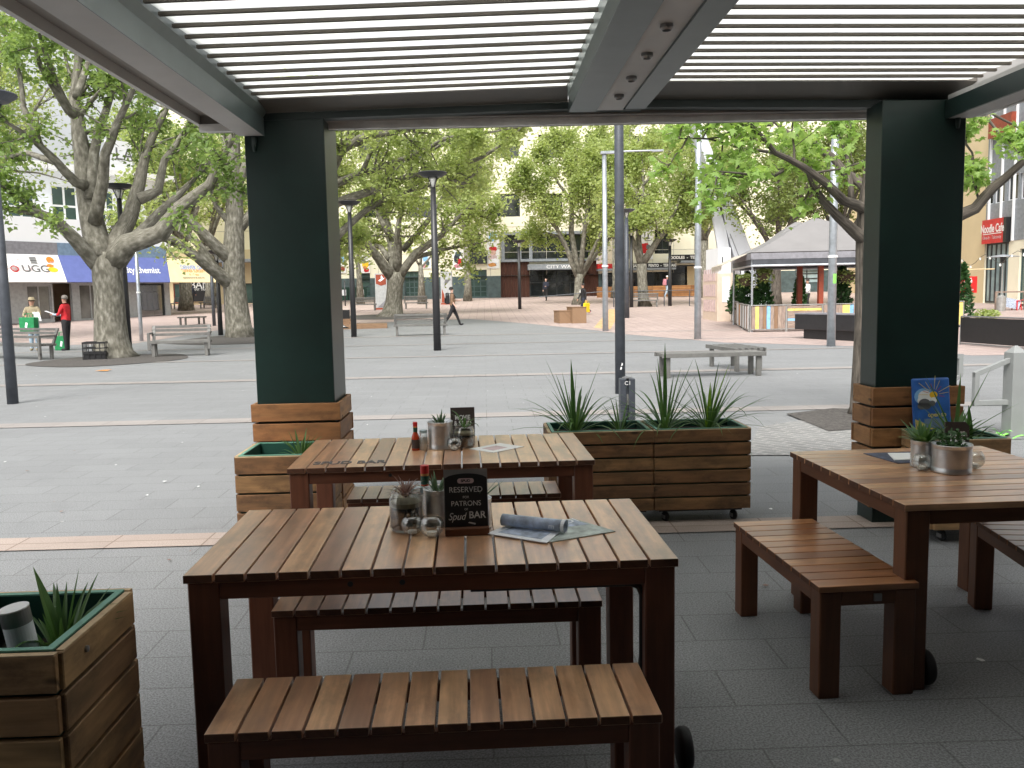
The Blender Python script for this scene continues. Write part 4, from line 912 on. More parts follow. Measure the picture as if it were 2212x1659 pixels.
# leaning white sculpture
b_ = at(1645, 663); t_ = thing('leaning_pylon', 'big white angular pylon leaning left behind the marquee', 'sculpture', b_); Y = b_.y
def rel(px, py): q = P(px, py, Y); return (q.x - b_.x, 0, q.z - b_.z)
f = [rel(1618, 660), rel(1668, 660), rel(1608, 500), rel(1503, 235), rel(1490, 235), rel(1570, 500)]
MB().prism(f, (0, 1.6, 0)).build('main_blade', M['sculpture'], t_)
MB().prism([rel(1540, 470), rel(1552, 545), rel(1580, 560), rel(1552, 405), rel(1543, 410)], (.1, .6, 0)).build('side_blade', M['sculpture'], t_)
MB().tube([(rel(1577, 505)[0], -.02, rel(1577, 505)[2]), (rel(1614, 600)[0], -.02, rel(1614, 600)[2])], .025, 6).build('seam', M['frame_grey'], t_)

# ------------------------------------------------------------------ marquee and its fence
def marquee(label, c, hw, hd, ze, zp, rz):
    t_ = thing('marquee', label, 'marquee', c, rz); mb = MB(); n = 8; vs = []; fs = []
    for i in range(n + 1):
        t = i / n; q = (1 - t); q2 = q ** .82 if True else q; z = ze + (zp - ze) * (t ** 1.28)
        for (sx, sy) in ((-1, -1), (0, -1), (1, -1), (1, 0), (1, 1), (0, 1), (-1, 1), (-1, 0)):
            k = 1 if sx and sy else .985; vs.append((sx * (hw * q2 * k + .10 * t), sy * (hd * q2 * k + .10 * t), z))
    for i in range(n):
        for k in range(8): k2 = (k + 1) % 8; fs.append((i * 8 + k, i * 8 + k2, (i + 1) * 8 + k2, (i + 1) * 8 + k))
    fs.append(tuple(range(n * 8, n * 8 + 8))); mb.add(vs, fs); mb.build('canopy', M['tent_fabric'], t_)
    mb = MB(); th = .012
    for s in (-1, 1): mb.box(-hw, hw, s * hd - th, s * hd + th, ze - .26, ze - .03); mb.box(s * hw - th, s * hw + th, -hd + .013, hd - .013, ze - .26, ze - .03)
    mb.build('valance', M['fascia_grey'], t_)
    mb = MB()
    for s in (-1, 1): mb.box(-hw + .05, hw - .05, s * (hd - .05) - .05, s * (hd - .05) + .03, ze - .47, ze - .262); mb.box(s * (hw - .05) - .05, s * (hw - .05) + .03, -hd + .1, hd - .1, ze - .47, ze - .262)
    mb.build('rolled_blind', M['tent_dark'], t_)
    mb = MB()
    for s in (-1, 1): mb.tube([(-hw + .05, s * (hd - .02), ze - .5), (hw - .05, s * (hd - .02), ze - .5)], .045, 8); mb.tube([(s * (hw - .02), -hd, ze - .5), (s * (hw - .02), hd, ze - .5)], .045, 8)
    mb.build('eave_rail', M['pole_silver'], t_)
    for sx in (-1, 1):
        for sy in (-1, 1): MB().tube([(sx * (hw - .06), sy * (hd - .1), 0), (sx * (hw - .06), sy * (hd - .1), ze - .2)], .04, 8).build('post', M['pole_silver'], t_)
    return t_
f0 = at(1621, 718); Yf = f0.y; RZ = R(-8)
mz = P(1640, 545, Yf).z; hw = (P(1935, 560, Yf).x - P(1622, 560, Yf).x) / 2 + .1; hd = 2.4
fx, fy = Vector((math.cos(RZ), math.sin(RZ), 0)), Vector((-math.sin(RZ), math.cos(RZ), 0)); f00 = Vector((f0.x, f0.y, 0))
c1 = f00 + fx * hw + fy * hd; pk = P(1772, 472, c1.y).z
marquee('grey peaked marquee with rolled blinds, in front', c1, hw, hd, mz, pk, RZ)
c2 = P(1722, 480, c1.y + 6.2); c2z = c2.z; c2.z = gz(c2.y)
marquee('second grey marquee peak showing behind the front one', c2, 2.3, 2.3, mz - .1, c2z - c2.z, RZ)
MB_ = MB
q = f00 - fx * .95 + fy * .9; zz = mz - .15
t_ = thing('side_awning', 'striped cream side awning with a fringe at the left of the marquee', 'awning', q, RZ)
mb = MB(); mb.prism([(0, 0, zz - .30), (0, 3.2, zz - .30), (.93, 3.2, zz + .12), (.93, 0, zz + .12)], (0, 0, .03)); mb.build('fabric', M['tent_stripe'], t_)
mb = MB(); mb.box(-.012, -.001, 0, 3.2, zz - .38, zz - .30)
for k in range(10): mb.prism([(-.012, k * .32, zz - .381), (-.012, k * .32 + .30, zz - .381), (-.012, k * .32 + .15, zz - .55)], (.01, 0, 0))
mb.build('fringe', M['tent_stripe'], t_)
for (px, la) in ((1726, 'rust red timber post in the marquee, left of two'), (1771, 'rust red timber post in the marquee, right of two')):
    q = P(px, 690, Yf + (1.6 if px < 1750 else .3)); t_ = thing('red_post', la, 'post', (q.x, q.y, gz(q.y)), 0, 'rust red marquee posts'); MB().box(-.09, .09, -.09, .09, 0, mz - .3).build('shaft', M['post_rust'], t_, bevel=.008); MB().box(-.12, .12, -.12, .12, 0, .06).build('foot', M['black'], t_)
# fence panels of mixed timber
FL = ['timber fence panel with yellow and blue boards at the front corner of the marquee', 'timber fence panel with one yellow rail, second from the left corner', 'timber fence panel with yellow and blue boards, third from the left corner', 'timber fence panel with an orange board, behind the green-stickered pole', 'timber fence panel with a pale blue rail, left of the right tree trunk', 'timber fence panel right of the right green pillar, with yellow boards']
LL = ['grey-green slatted fence panel of the marquee side, nearest the corner', 'grey-green slatted fence panel of the marquee side, second from the corner', 'grey-green slatted fence panel of the marquee side, third from the corner', 'grey-green slatted fence panel of the marquee side, furthest from the corner']
def fence_panel(label, a, b, scheme, H=1.0):
    L = (b - a).length; t_ = thing('fence_panel', label, 'fence panel', a, math.atan2(b.y - a.y, b.x - a.x), 'panels of the marquee fence'); L -= .03
    mb = MB(); mb.tube([(0, 0, 0), (0, 0, H), (L, 0, H), (L, 0, 0)], .028, 8); mb.tube([(0, 0, .1), (L, 0, .1)], .02, 8); mb.build('frame', M['steel'], t_)
    mats = [M[q] for q in ('fence_timber', 'pastel_yellow', 'sky_blue', 'tan_orange', 'frame_teal', 'white_wall', 'box_timber')]; mb = MB()
    if scheme[0] == 'v':
        n = len(scheme) - 1
        for k in range(n): mb.box(.03 + (L - .06) * k / n + .004, .03 + (L - .06) * (k + 1) / n - .004, -.02, .02, .12, H - .04, int(scheme[k + 1]), ax=2)
    else:
        n = len(scheme) - 1
        for k in range(n): mb.box(.03, L - .03, -.02, .02, .12 + (H - .16) * k / n + .004, .12 + (H - .16) * (k + 1) / n - .004, int(scheme[k + 1]), ax=0)
    mb.build('boards', mats, t_)
f1_ = P(2101, 690, Yf - .1)
SCH = ['v010620600', 'h000200010', 'v000001120', 'v03000060', 'h02200000', 'v011006011']
for k in range(6):
    e = Vector((f1_.x, f0.y + .5, 0)); a = Vector((f0.x, f0.y, 0)).lerp(e, k / 6); b = Vector((f0.x, f0.y, 0)).lerp(e, (k + 1) / 6); a.z = gz(a.y); b.z = gz(b.y); fence_panel(FL[k], a, b, SCH[k], 1.0)
l1 = at(1575, 692)
for k in range(4):
    a = Vector((f0.x - .05, f0.y + .05, 0)).lerp(Vector((l1.x, l1.y, 0)), k / 4); b = Vector((f0.x - .05, f0.y + .05, 0)).lerp(Vector((l1.x, l1.y, 0)), (k + 1) / 4); a.z = gz(a.y); b.z = gz(b.y); fence_panel(LL[k], a, b, ['v5005045', 'v0450305', 'v5040050', 'v5045005'][k], 1.02)
# black bench box and black barrier
a, b = at(1716, 731), at(1925, 742); t_ = thing('black_seat_box', 'long low black box seat with a pale top before the marquee fence', 'seat', a, math.atan2(b.y - a.y, b.x - a.x)); L = (b - a).length
MB().box(.3, L, .1, .7, 0, .3).build('plinth', M['black'], t_); MB().box(0, L, 0, .8, .302, .78).build('body', M['black_paint'], t_, bevel=.01); MB().box(-.01, L + .01, -.01, .81, .782, .82).build('top', M['fascia_grey'], t_); MB().box(L * .62, L * .88, -.008, -.001, .36, .7).build('hatch', M['pole_black'], t_)
a, b = at(2074, 745), at(2290, 762); t_ = thing('cafe_barrier', 'black fabric cafe barrier at the right edge of the plaza', 'barrier', a, math.atan2(b.y - a.y, b.x - a.x)); L = (b - a).length
MB().box(0, L, -.01, .01, .08, .74).build('fabric', M['black'], t_); mb = MB(); mb.tube([(0, 0, 0), (0, 0, .77), (L, 0, .77), (L, 0, 0)], .022, 8); mb.tube([(0, 0, .05), (L, 0, .05)], .018, 8); mb.build('frame', M['zinc'], t_)
# white steel chicane at the right
def chicane(label, x, y, wings):
    t_ = thing('barrier_post', label, 'barrier', (x, y, 0), R(4), 'white steel posts of the walkway barrier'); mb = MB(); w_ = .078
    mb.box(-w_, w_, -w_, w_, 0, .88); mb.add([(-w_, -w_, .88), (w_, -w_, .88), (w_, w_, .88), (-w_, w_, .88), (-w_ * .2, 0, .955), (w_ * .2, 0, .955)], [(0, 1, 5, 4), (2, 3, 4, 5), (1, 2, 5), (3, 0, 4)]); mb.build('post', M['fence_white'], t_, bevel=.003)
    for (xe, ze0, ze1) in wings:
        s = 1 if xe > 0 else -1; r = .026; mb = MB()
        for za, zb2 in ((.80, ze1), (.36, ze0)): mb.prism([(s * w_, -r, za - r), (s * w_, -r, za + r), (xe, -r, zb2 + r), (xe, -r, zb2 - r)], (0, 2 * r, 0))
        mb.box(min(xe, xe - s * 2 * r), max(xe, xe - s * 2 * r), -r - .001, r + .001, min(ze0, ze1) - r, max(ze0, ze1) + r); mb.build('wing', M['fence_white'], t_, bevel=.002)
q = at(2187, 941); chicane('white steel barrier post with cranked rails near the right edge of the picture', q.x, q.y, [(-.46, .36, .66), (.9, .50, .86)])
chicane('white steel barrier post partly behind the right green pillar', q.x - .62, q.y + .62, [(.42, .60, .80), (-.7, .36, .70)])
t_ = thing('strap', 'grey strap with a black clip hung on the white barrier rail', 'strap', (q.x - .44, q.y + .58, .80)); mb = MB(); mb.tube([(0, 0, .04), (.03, -.03, .0), (.02, -.03, -.08), (-.02, -.03, -.12)], .014, 6); mb.build('strap', M['pole_silver'], t_); MB().box(-.05, -.01, -.05, -.01, -.17, -.11).build('clip', M['black'], t_)
mb = MB()
for k in range(26): x, y = rnd.uniform(-.35, .55), rnd.uniform(-.2, .12); mb.blade((x, y, .01), (rnd.uniform(-1, 1), rnd.uniform(-1, .4), rnd.uniform(.1, .9)), rnd.uniform(.08, .2), .05, 1.2, 4)
o = mb.build('ribbon', M['lime']); o.location = (q.x, q.y - .1, 0.0); tag(o, 'crumpled lime green ribbon on the paving at the foot of the white post', 'ribbon')
# things before the noodle cafe
a = P(2128, 700, 40); b_ = at(2185, 672)
t_ = thing('folding_sign', 'timber frame barrier with a tilted blue picture board before the cafe doors', 'sign board', at(2149, 671)); mb = MB(); mb.box(0, 1.6, -.05, .05, .9, .98); mb.box(0, .08, -.05, .05, 0, .899); mb.box(1.5, 1.6, -.05, .05, 0, .899); mb.build('frame', M['fence_timber'], t_); MB().prism([(.25, -.08, .72), (1.3, -.08, .5), (1.2, -.08, .04), (.3, -.08, .22)], (0, .02, 0)).build('board', M['print_blue'], t_)
mb = MB(); mb.box(1.7, 5, -.05, .05, .86, .96); mb.box(1.8, 1.9, -.05, .05, 0, .859); mb.box(1.95, 5, -.02, .02, .3, .8); mb.build('rail_section', M['fence_timber'], t_)
def stool(label, b_):
    t_ = thing('stool', label, 'stool', b_, .3, 'red stools'); MB().lathe([(.001, .5), (.16, .5), (.18, .47), (.17, .46)], (0, 0, 0), 16).build('seat', M['plastic_red'], t_)
    for a in range(4): x, y = math.cos(a * 1.57 + .78), math.sin(a * 1.57 + .78); MB().tube([(x * .14, y * .14, .47), (x * .22, y * .22, 0)], [.035, .028], 6).build('leg', M['plastic_red'], t_)
stool('red plastic stool at the right edge before the cafe', at(2196, 670)); stool('second red plastic stool, half out of the picture', at(2212, 668))
b_ = at(2162, 672); t_ = thing('patio_heater', 'silver patio heater with a flat round hood before the cafe doors', 'heater', b_); H = P(2162, 553, b_.y).z - b_.z
MB().tube([(0, 0, 0), (0, 0, H - .2)], .03, 8).build('pole', M['steel'], t_); MB().lathe([(.001, H + .08), (.25, H + .05), (.75, H - .03), (.76, H - .05), (.001, H)], (0, 0, 0), 24).build('hood', M['pole_silver'], t_, smooth=True); MB().lathe([(.09, H - .35), (.14, H - .05)], (0, 0, 0), 12).build('burner', M['frame_dark'], t_); MB().lathe([(.22, 0), (.22, .7), (.1, .8)], (0, 0, 0), 14).build('gas_housing', M['steel'], t_)
a, b = P(2070, 556, 47), P(2400, 520, 30); t_ = thing('festoon_lights', 'string of small festoon bulbs hung before the cafe', 'lights', a); mb = MB(); mb2 = MB(); pts = []
for k in range(25): q_ = a.lerp(b, k / 24) - a; q_.z -= .5 * math.sin(k / 24 * 6.283 * 2) ** 2; pts.append(q_)
mb.tube(pts, .012, 5); mb.build('wire', M['black'], t_)
for q_ in pts[1::2]: MB().lathe([(.001, -.16), (.05, -.12), (.04, -.05), (.02, 0)], q_, 8).build('bulb', M['lamp_glass'], t_)
# ------------------------------------------------------------------ trees
def rv(): 
    while True:
        v = Vector((rnd.uniform(-1, 1), rnd.uniform(-1, 1), rnd.uniform(-1, 1)))
        if .05 < v.length < 1: return v.normalized()
KITE = [(0, 0), (.42, .16), (.30, .42), (.52, .62), (.16, .70), (0, 1.05), (-.16, .70), (-.52, .62), (-.30, .42), (-.42, .16)]
STAR = [(0, 0), (.16, .14), (.52, -.02), (.32, .30), (.66, .48), (.24, .52), (.20, .70), (0, 1.1), (-.20, .70), (-.24, .52), (-.66, .48), (-.32, .30), (-.52, -.02), (-.16, .14)]
LOBE = [(0, 0), (.5, .32), (.27, .58), (0, 1.05), (-.27, .58), (-.5, .32)]
OVAL = [(0, 0), (.34, .3), (.3, .75), (0, 1.05), (-.3, .75), (-.34, .3)]
def leaf(mb, p, size, shape, droop=.35, hang=.5):
    d = rv(); d.z = d.z * .6 - hang * .6; d.normalize(); nrm = (rv() * .9 + Vector((0, 0, 1.0))).normalized(); x = d.cross(nrm)
    if x.length < .1: x = Vector((1, 0, 0))
    x.normalize(); nn = x.cross(d); s = size * rnd.uniform(.65, 1.25)
    mb.add([p + (x * a + d * b - nn * (droop * (abs(a) ** 1.5) + droop * .3 * b * b)) * s for a, b in shape], [tuple(range(len(shape)))])
def tree(name, label, base, trunk, limbs, leafmat_, barkmat, leaf_size, nsub, ntw, nleaf, shape=LOBE, sub=(.25, .5), up=.2, jit=.28, group=None, lean=0, cat='tree', depth=1.0, twig=.9, tstart=.3, lsc=.85):
    """trunk: [(point, radius)]; limbs: [([points], r0, r1)] in world space; shoots and leaves grow from the limbs"""
    t_ = thing(name, label, cat, base, 0, group); wood_ = MB(); crown = MB(); B_ = Vector(base)
    wood_.tube([p - B_ for p, r in trunk], [r for p, r in trunk], 12)
    lb = MB(); tw = lb
    for lm in limbs:
        pts, r0, r1 = lm[:3]; ts = lm[3] if len(lm) > 3 else tstart
        r0 *= lsc; r1 *= lsc * .55
        pts = [p - B_ for p in pts]; q = [pts[0]]
        for i in range(len(pts) - 1):                     # add a natural wobble between the surveyed points
            m_ = pts[i].lerp(pts[i + 1], .5) + rv() * (pts[i + 1] - pts[i]).length * .022; q += [m_, pts[i + 1]]
        n = len(q); rad = [r0 + (r1 - r0) * (i / (n - 1)) for i in range(n)]; lb.tube(q, rad, 8)
        LL_ = sum((q[i + 1] - q[i]).length for i in range(n - 1))
        ns = max(2, int(nsub * LL_ / 4))
        for k in range(ns if ts < 1 else 0):
            t = ts + (1 - ts) * (k + rnd.random()) / ns; f = min(n - 1.001, t * (n - 1)); i = int(f); p = q[i].lerp(q[i + 1], f - i); d = (q[i + 1] - q[i]).normalized()
            dr = (d * .55 + rv() * .95 + Vector((0, 0, up))); dr.y *= depth; dr.normalize(); L = max(1.0, min(LL_, 7)) * rnd.uniform(*sub) * (1.15 - .5 * t); r = max(.012, rad[i] * .42)
            s = [p]
            for j in range(4): dr = (dr + rv() * .28 + Vector((0, 0, .05))).normalized(); s.append(s[-1] + dr * L / 4)
            lb.tube(s, [r, r * .8, r * .6, r * .42, r * .25], 5, cap=False)
            for j in range(ntw):
                f2 = min(3.999, rnd.uniform(.8, 4)); a = int(f2); p2 = s[a].lerp(s[a + 1], f2 - a); d2 = (dr * .5 + rv() + Vector((0, 0, .05))).normalized(); l2 = L * rnd.uniform(.25, .55) * twig; p3 = p2 + d2 * l2 * .5 + rv() * l2 * .08; p4 = p3 + (d2 + rv() * .35).normalized() * l2 * .5
                tw.tube([p2, p3, p4], [max(.006, r * .28), max(.005, r * .2), .004], 3, cap=False)
                for z in range(nleaf): c = (p2.lerp(p3, rnd.random()) if rnd.random() < .4 else p3.lerp(p4, rnd.random() * 1.1)); leaf(crown, c + rv() * jit * rnd.random(), leaf_size, shape)
    if trunk: wood_.build('trunk', barkmat, t_, smooth=True)
    lb.build('limbs', barkmat, t_, smooth=True)
    crown.build('crown', leafmat_, t_); return t_
def px(lst, Y, dy=0.0, spread=0.0): return [P(a, b, Y + dy * i / max(1, len(lst) - 1)) for i, (a, b) in enumerate(lst)]
BP, BB = M['bark_plane'], M['bark_brown']
# A: big plane tree on the left
b_ = at(243, 772); Y = b_.y
TR = [(P(247, 779, Y), .74), (P(244, 762, Y), .56), (P(241, 735, Y), .47), (P(238, 690, Y), .43), (P(236, 640, Y), .40), (P(232, 600, Y), .40), (P(230, 568, Y), .40), (P(228, 545, Y), .30)]
LM = [(px([(215, 575), (190, 548), (160, 515), (120, 475), (67, 457), (21, 452), (-60, 430)], Y, -2), .30, .10),
      (px([(95, 465), (64, 445), (19, 414), (-40, 380)], Y, -2.5), .13, .06),
      (px([(222, 560), (205, 505), (190, 427), (181, 360), (171, 293), (161, 213), (170, 130), (165, 40)], Y, 1), .46, .16),
      (px([(182, 400), (165, 395), (120, 347), (77, 307), (40, 280), (-20, 245)], Y, -2), .19, .07),
      (px([(160, 245), (149, 238), (112, 181), (88, 145), (70, 80)], Y, -1.5), .20, .08),
      (px([(196, 430), (203, 330), (227, 245), (251, 181), (275, 120)], Y, 2), .22, .08),
      (px([(205, 480), (221, 400), (227, 333), (253, 267), (285, 200), (300, 130)], Y, -2), .24, .08),
      (px([(244, 560), (259, 505), (283, 462), (301, 398), (315, 333), (357, 240), (375, 190)], Y, 2), .36, .09),
      (px([(248, 560), (277, 526), (347, 503), (387, 451), (453, 400), (480, 345), (510, 290)], Y, -1.5), .42, .10),
      (px([(290, 515), (341, 462), (408, 398), (470, 330)], Y, 3), .22, .08),
      (px([(300, 430), (341, 412), (355, 347), (405, 272), (430, 225)], Y, 1), .20, .07),
      (px([(165, 210), (185, 150), (215, 90), (235, 20)], Y, 2), .14, .06), (px([(120, 350), (60, 330), (10, 340), (-60, 330)], Y, 2), .12, .05), (px([(80, 300), (50, 230), (40, 150), (10, 60)], Y, 0), .13, .05), (px([(150, 240), (100, 120), (60, 20)], Y, -3), .13, .06)]
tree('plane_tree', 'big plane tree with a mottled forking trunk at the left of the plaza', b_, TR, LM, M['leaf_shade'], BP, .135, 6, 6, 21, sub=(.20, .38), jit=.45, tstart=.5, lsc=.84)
# B: second plane tree, left of the left pillar
b_ = at(520, 727); Y = b_.y
TR = [(P(522, 735, Y), .75), (P(516, 710, Y), .54), (P(510, 650, Y), .46), (P(506, 600, Y), .43), (P(505, 540, Y), .43), (P(507, 470, Y), .37), (P(505, 400, Y), .33), (P(502, 300, Y), .30), (P(500, 150, Y), .15)]
LM = [(px([(504, 618), (470, 590), (427, 556), (373, 518), (320, 510), (260, 500)], Y, -3), .34, .12), (px([(500, 560), (475, 540), (440, 505), (395, 463), (315, 420), (260, 400)], Y, -2), .34, .10), (px([(495, 600), (465, 580), (427, 526), (373, 482), (300, 478), (240, 487)], Y, 1), .26, .10),
      (px([(505, 440), (470, 360), (440, 300), (400, 240)], Y, 2), .2, .08), (px([(506, 420), (540, 330), (590, 260), (640, 200)], Y, 0), .22, .08), (px([(512, 500), (470, 450), (455, 420), (452, 380)], Y, -1), .16, .06), (px([(512, 500), (560, 440), (620, 400), (680, 380)], Y, 1), .24, .1), (px([(500, 380), (480, 290), (470, 200)], Y, 2), .16, .06)]
tree('plane_tree', 'second plane tree with low spreading limbs, beside the left pillar', b_, TR, LM, M['leaf_plane'], BP, .165, 5.0, 6, 16, sub=(.2, .36), jit=.55, tstart=.6, lsc=.95)
# tree hidden behind the left pillar whose limbs reach over the lamps
b_ = at(640, 714); Y = b_.y
TR = [(P(640, 718, Y), .6), (P(642, 650, Y), .45), (P(645, 560, Y), .42), (P(650, 500, Y), .38)]
LM = [(px([(650, 510), (690, 420), (716, 362), (736, 324), (780, 297), (883, 280), (960, 262)], Y, -2), .42, .15), (px([(655, 470), (690, 425), (719, 400), (780, 376), (868, 344), (942, 318), (1010, 280)], Y, 1), .30, .09), (px([(650, 510), (690, 460), (722, 441), (795, 415), (883, 382), (942, 374), (1000, 397), (1040, 360)], Y, 0), .30, .09),
      (px([(700, 545), (745, 494), (790, 455), (839, 426), (933, 400), (1020, 405)], Y, 3), .22, .07), (px([(650, 500), (670, 400), (690, 300), (700, 200)], Y, 1), .3, .1), (px([(780, 376), (800, 330), (850, 290), (860, 220)], Y, 2), .13, .06), (px([(880, 345), (960, 300), (1030, 290), (1120, 275)], Y, -2), .13, .05), (px([(650, 560), (700, 560), (735, 520), (760, 480)], Y, 4), .2, .08), (px([(960, 375), (1040, 340), (1100, 300), (1140, 262)], Y, 0), .13, .05)]
tree('plane_tree', 'plane tree hidden by the left pillar, its limbs arching over the lamps', b_, TR, LM, M['leaf_plane'], BP, .165, 7.5, 6, 24, sub=(.2, .36), jit=.5, tstart=.4, lsc=.9)
# C: centre plane tree
b_ = at(850, 683); Y = b_.y
TR = [(P(846, 689, Y), .95), (P(848, 676, Y), .62), (P(851, 650, Y), .47), (P(853, 620, Y), .45), (P(855, 600, Y), .50), (P(855, 588, Y), .42)]
LM = [(px([(850, 602), (818, 558), (786, 517), (742, 507), (700, 500)], Y, -3), .36, .12), (px([(855, 598), (850, 545), (842, 505), (830, 450), (810, 400)], Y, 1), .42, .15), (px([(857, 590), (860, 530), (858, 505), (870, 440), (890, 380)], Y, -2), .30, .1), (px([(860, 602), (898, 547), (956, 506), (989, 470), (1030, 430)], Y, -1), .30, .09),
      (px([(842, 560), (824, 535), (790, 522), (740, 520), (700, 540)], Y, 3), .2, .08), (px([(866, 585), (900, 555), (950, 540), (1010, 530), (1060, 520)], Y, 2), .2, .06), (px([(842, 510), (810, 450), (770, 420)], Y, 0), .2, .08), (px([(870, 540), (930, 470), (960, 420), (990, 370)], Y, 2), .2, .08), (px([(830, 450), (860, 390), (870, 340)], Y, 2), .2, .08), (px([(1000, 462), (1050, 470), (1075, 450)], Y, 0), .12, .05)]
tree('plane_tree', 'plane tree with a wide low crown at the centre, behind the steel bench', b_, TR, LM, M['leaf_plane'], BP, .18, 6, 6, 34, sub=(.26, .45), jit=.8, tstart=.42, lsc=.95)
# D, E: the two plane trees before the cream building
b_ = at(1249, 658); Y = b_.y
TR = [(P(1247, 660, Y), .45), (P(1249, 640, Y), .30), (P(1250, 610, Y), .28), (P(1252, 592, Y), .30)]
LM = [(px([(1250, 605), (1222, 529), (1193, 470), (1172, 440), (1150, 400)], Y, -1), .2, .07), (px([(1250, 595), (1234, 500), (1232, 400), (1222, 330), (1215, 290)], Y, 1), .24, .07), (px([(1254, 595), (1262, 500), (1272, 420), (1280, 340)], Y, -1), .22, .07), (px([(1256, 598), (1290, 545), (1325, 505), (1350, 470)], Y, 1), .2, .06), (px([(1240, 560), (1205, 510), (1165, 500), (1130, 520)], Y, 2), .12, .04), (px([(1258, 590), (1300, 500), (1310, 420), (1320, 340)], Y, -2), .16, .05), (px([(1232, 430), (1190, 370), (1160, 320)], Y, 0), .12, .05), (px([(1265, 430), (1290, 350), (1300, 290)], Y, 1), .1, .04), (px([(1205, 500), (1160, 440), (1130, 400), (1110, 350)], Y, -2), .1, .04)]
tree('plane_tree', 'slim many-stemmed plane tree before the rusty steel entrance', b_, TR, LM, M['leaf_plane'], BP, .18, 7, 6, 44, sub=(.22, .38), jit=.8, tstart=.36, lsc=.95)
b_ = at(1390, 662); Y = b_.y
TR = [(P(1393, 664, Y), .50), (P(1390, 645, Y), .36), (P(1387, 600, Y), .31), (P(1386, 570, Y), .34)]
LM = [(px([(1383, 572), (1367, 520), (1356, 490), (1330, 440), (1310, 400)], Y, -1), .2, .07), (px([(1385, 572), (1379, 520), (1382, 475), (1390, 400), (1385, 320)], Y, 1), .26, .07), (px([(1390, 566), (1417, 524), (1437, 500), (1465, 440), (1480, 380)], Y, -1), .26, .07), (px([(1380, 500), (1420, 470), (1450, 460), (1500, 440), (1545, 420)], Y, 1), .12, .05), (px([(1385, 440), (1350, 380), (1340, 320)], Y, 2), .12, .05), (px([(1440, 495), (1490, 490), (1530, 470)], Y, 0), .1, .04), (px([(1465, 440), (1510, 380), (1520, 320)], Y, -1), .12, .05), (px([(1390, 400), (1440, 340), (1460, 290)], Y, 0), .1, .04)]
tree('plane_tree', 'forked plane tree before the food shops, with a red-disc banner behind it', b_, TR, LM, M['leaf_plane'], BP, .18, 7, 6, 44, sub=(.22, .40), jit=.8, tstart=.36, lsc=.95)
# F: two thin young trees
for (x, yb, la, pts) in ((779, 657, 'thin young plane tree with a pale knobbly trunk, left of the grey art panel', [(776, 600), (772, 560)]), (911, 657, 'thin young plane tree right of the centre plane tree, beside the shop window', [(910, 600), (908, 572)])):
    b_ = at(x, yb); Y = b_.y; x2, y2 = pts[1]
    TR = [(b_, .34), (P(*pts[0], Y), .2), (P(*pts[1], Y), .17)]
    LM = [(px([(x2, y2 + 4), (x2 - 25, 540), (x2 - 45, 520)], Y, -1), .12, .05), (px([(x2, y2 + 4), (x2 + 5, 520), (x2 + 3, 470)], Y, 1), .13, .05), (px([(x2, y2 + 8), (x2 + 30, 545), (x2 + 50, 530)], Y, 0), .11, .04)]
    tree('young_plane_tree', la, b_, TR, LM, M['leaf_plane'], BP, .22, 5, 5, 14, sub=(.25, .4), jit=.6)
# G: near tree at the right with big fresh leaves
b_ = at(1853, 896); Y = b_.y
TR = [(P(1856, 900, Y), .155), (P(1859, 880, Y), .13), (P(1863, 800, Y), .122), (P(1868, 700, Y), .118), (P(1869, 600, Y), .116), (P(1869, 500, Y), .11), (P(1872, 440, Y), .10), (P(1880, 380, Y), .085), (P(1890, 280, Y), .06)]
LM = [(px([(1868, 452), (1848, 442), (1821, 433), (1783, 394), (1733, 359), (1674, 330), (1633, 280), (1590, 245)], Y, -1.2), .075, .022), (px([(1876, 410), (1860, 396), (1827, 374), (1797, 338), (1753, 309), (1709, 291), (1671, 262), (1620, 225)], Y, .8), .075, .022), (px([(1868, 520), (1845, 500), (1812, 470), (1777, 432), (1755, 400), (1735, 340)], Y, -.5), .085, .03, .75),
      (px([(1733, 359), (1715, 358), (1674, 379), (1645, 382), (1598, 374), (1540, 370)], Y, -1.6), .03, .012), (px([(1870, 520), (1960, 500), (2040, 478), (2107, 450), (2148, 403), (2189, 368), (2240, 320)], Y, -.6), .10, .06, 2), (px([(2120, 445), (2108, 410), (2100, 380)], Y, -.6), .02, .01), (px([(1840, 430), (1830, 340), (1800, 260)], Y, .5), .04, .015), (px([(1674, 330), (1600, 320), (1530, 300), (1450, 300)], Y, -1.2), .022, .01), (px([(1671, 270), (1590, 270), (1520, 262), (1440, 275)], Y, .3), .02, .01), (px([(1885, 350), (1950, 280), (2040, 240), (2120, 230)], Y, -.5), .05, .02), (px([(2120, 232), (2160, 290), (2200, 330)], Y, -.9), .02, .01), (px([(1960, 280), (2060, 270), (2100, 330), (2110, 380)], Y, -.4), .025, .01), (px([(2120, 232), (2190, 270), (2240, 300)], Y, -.2), .02, .01)]
tree('maple_like_tree', 'near tree with fresh star-shaped green leaves beside the right pillar', b_, TR, LM, M['leaf_near'], BB, .088, 12, 6, 10, shape=STAR, sub=(.16, .36), up=.10, jit=.2, depth=.8, twig=1.0, tstart=.48, lsc=1.0)
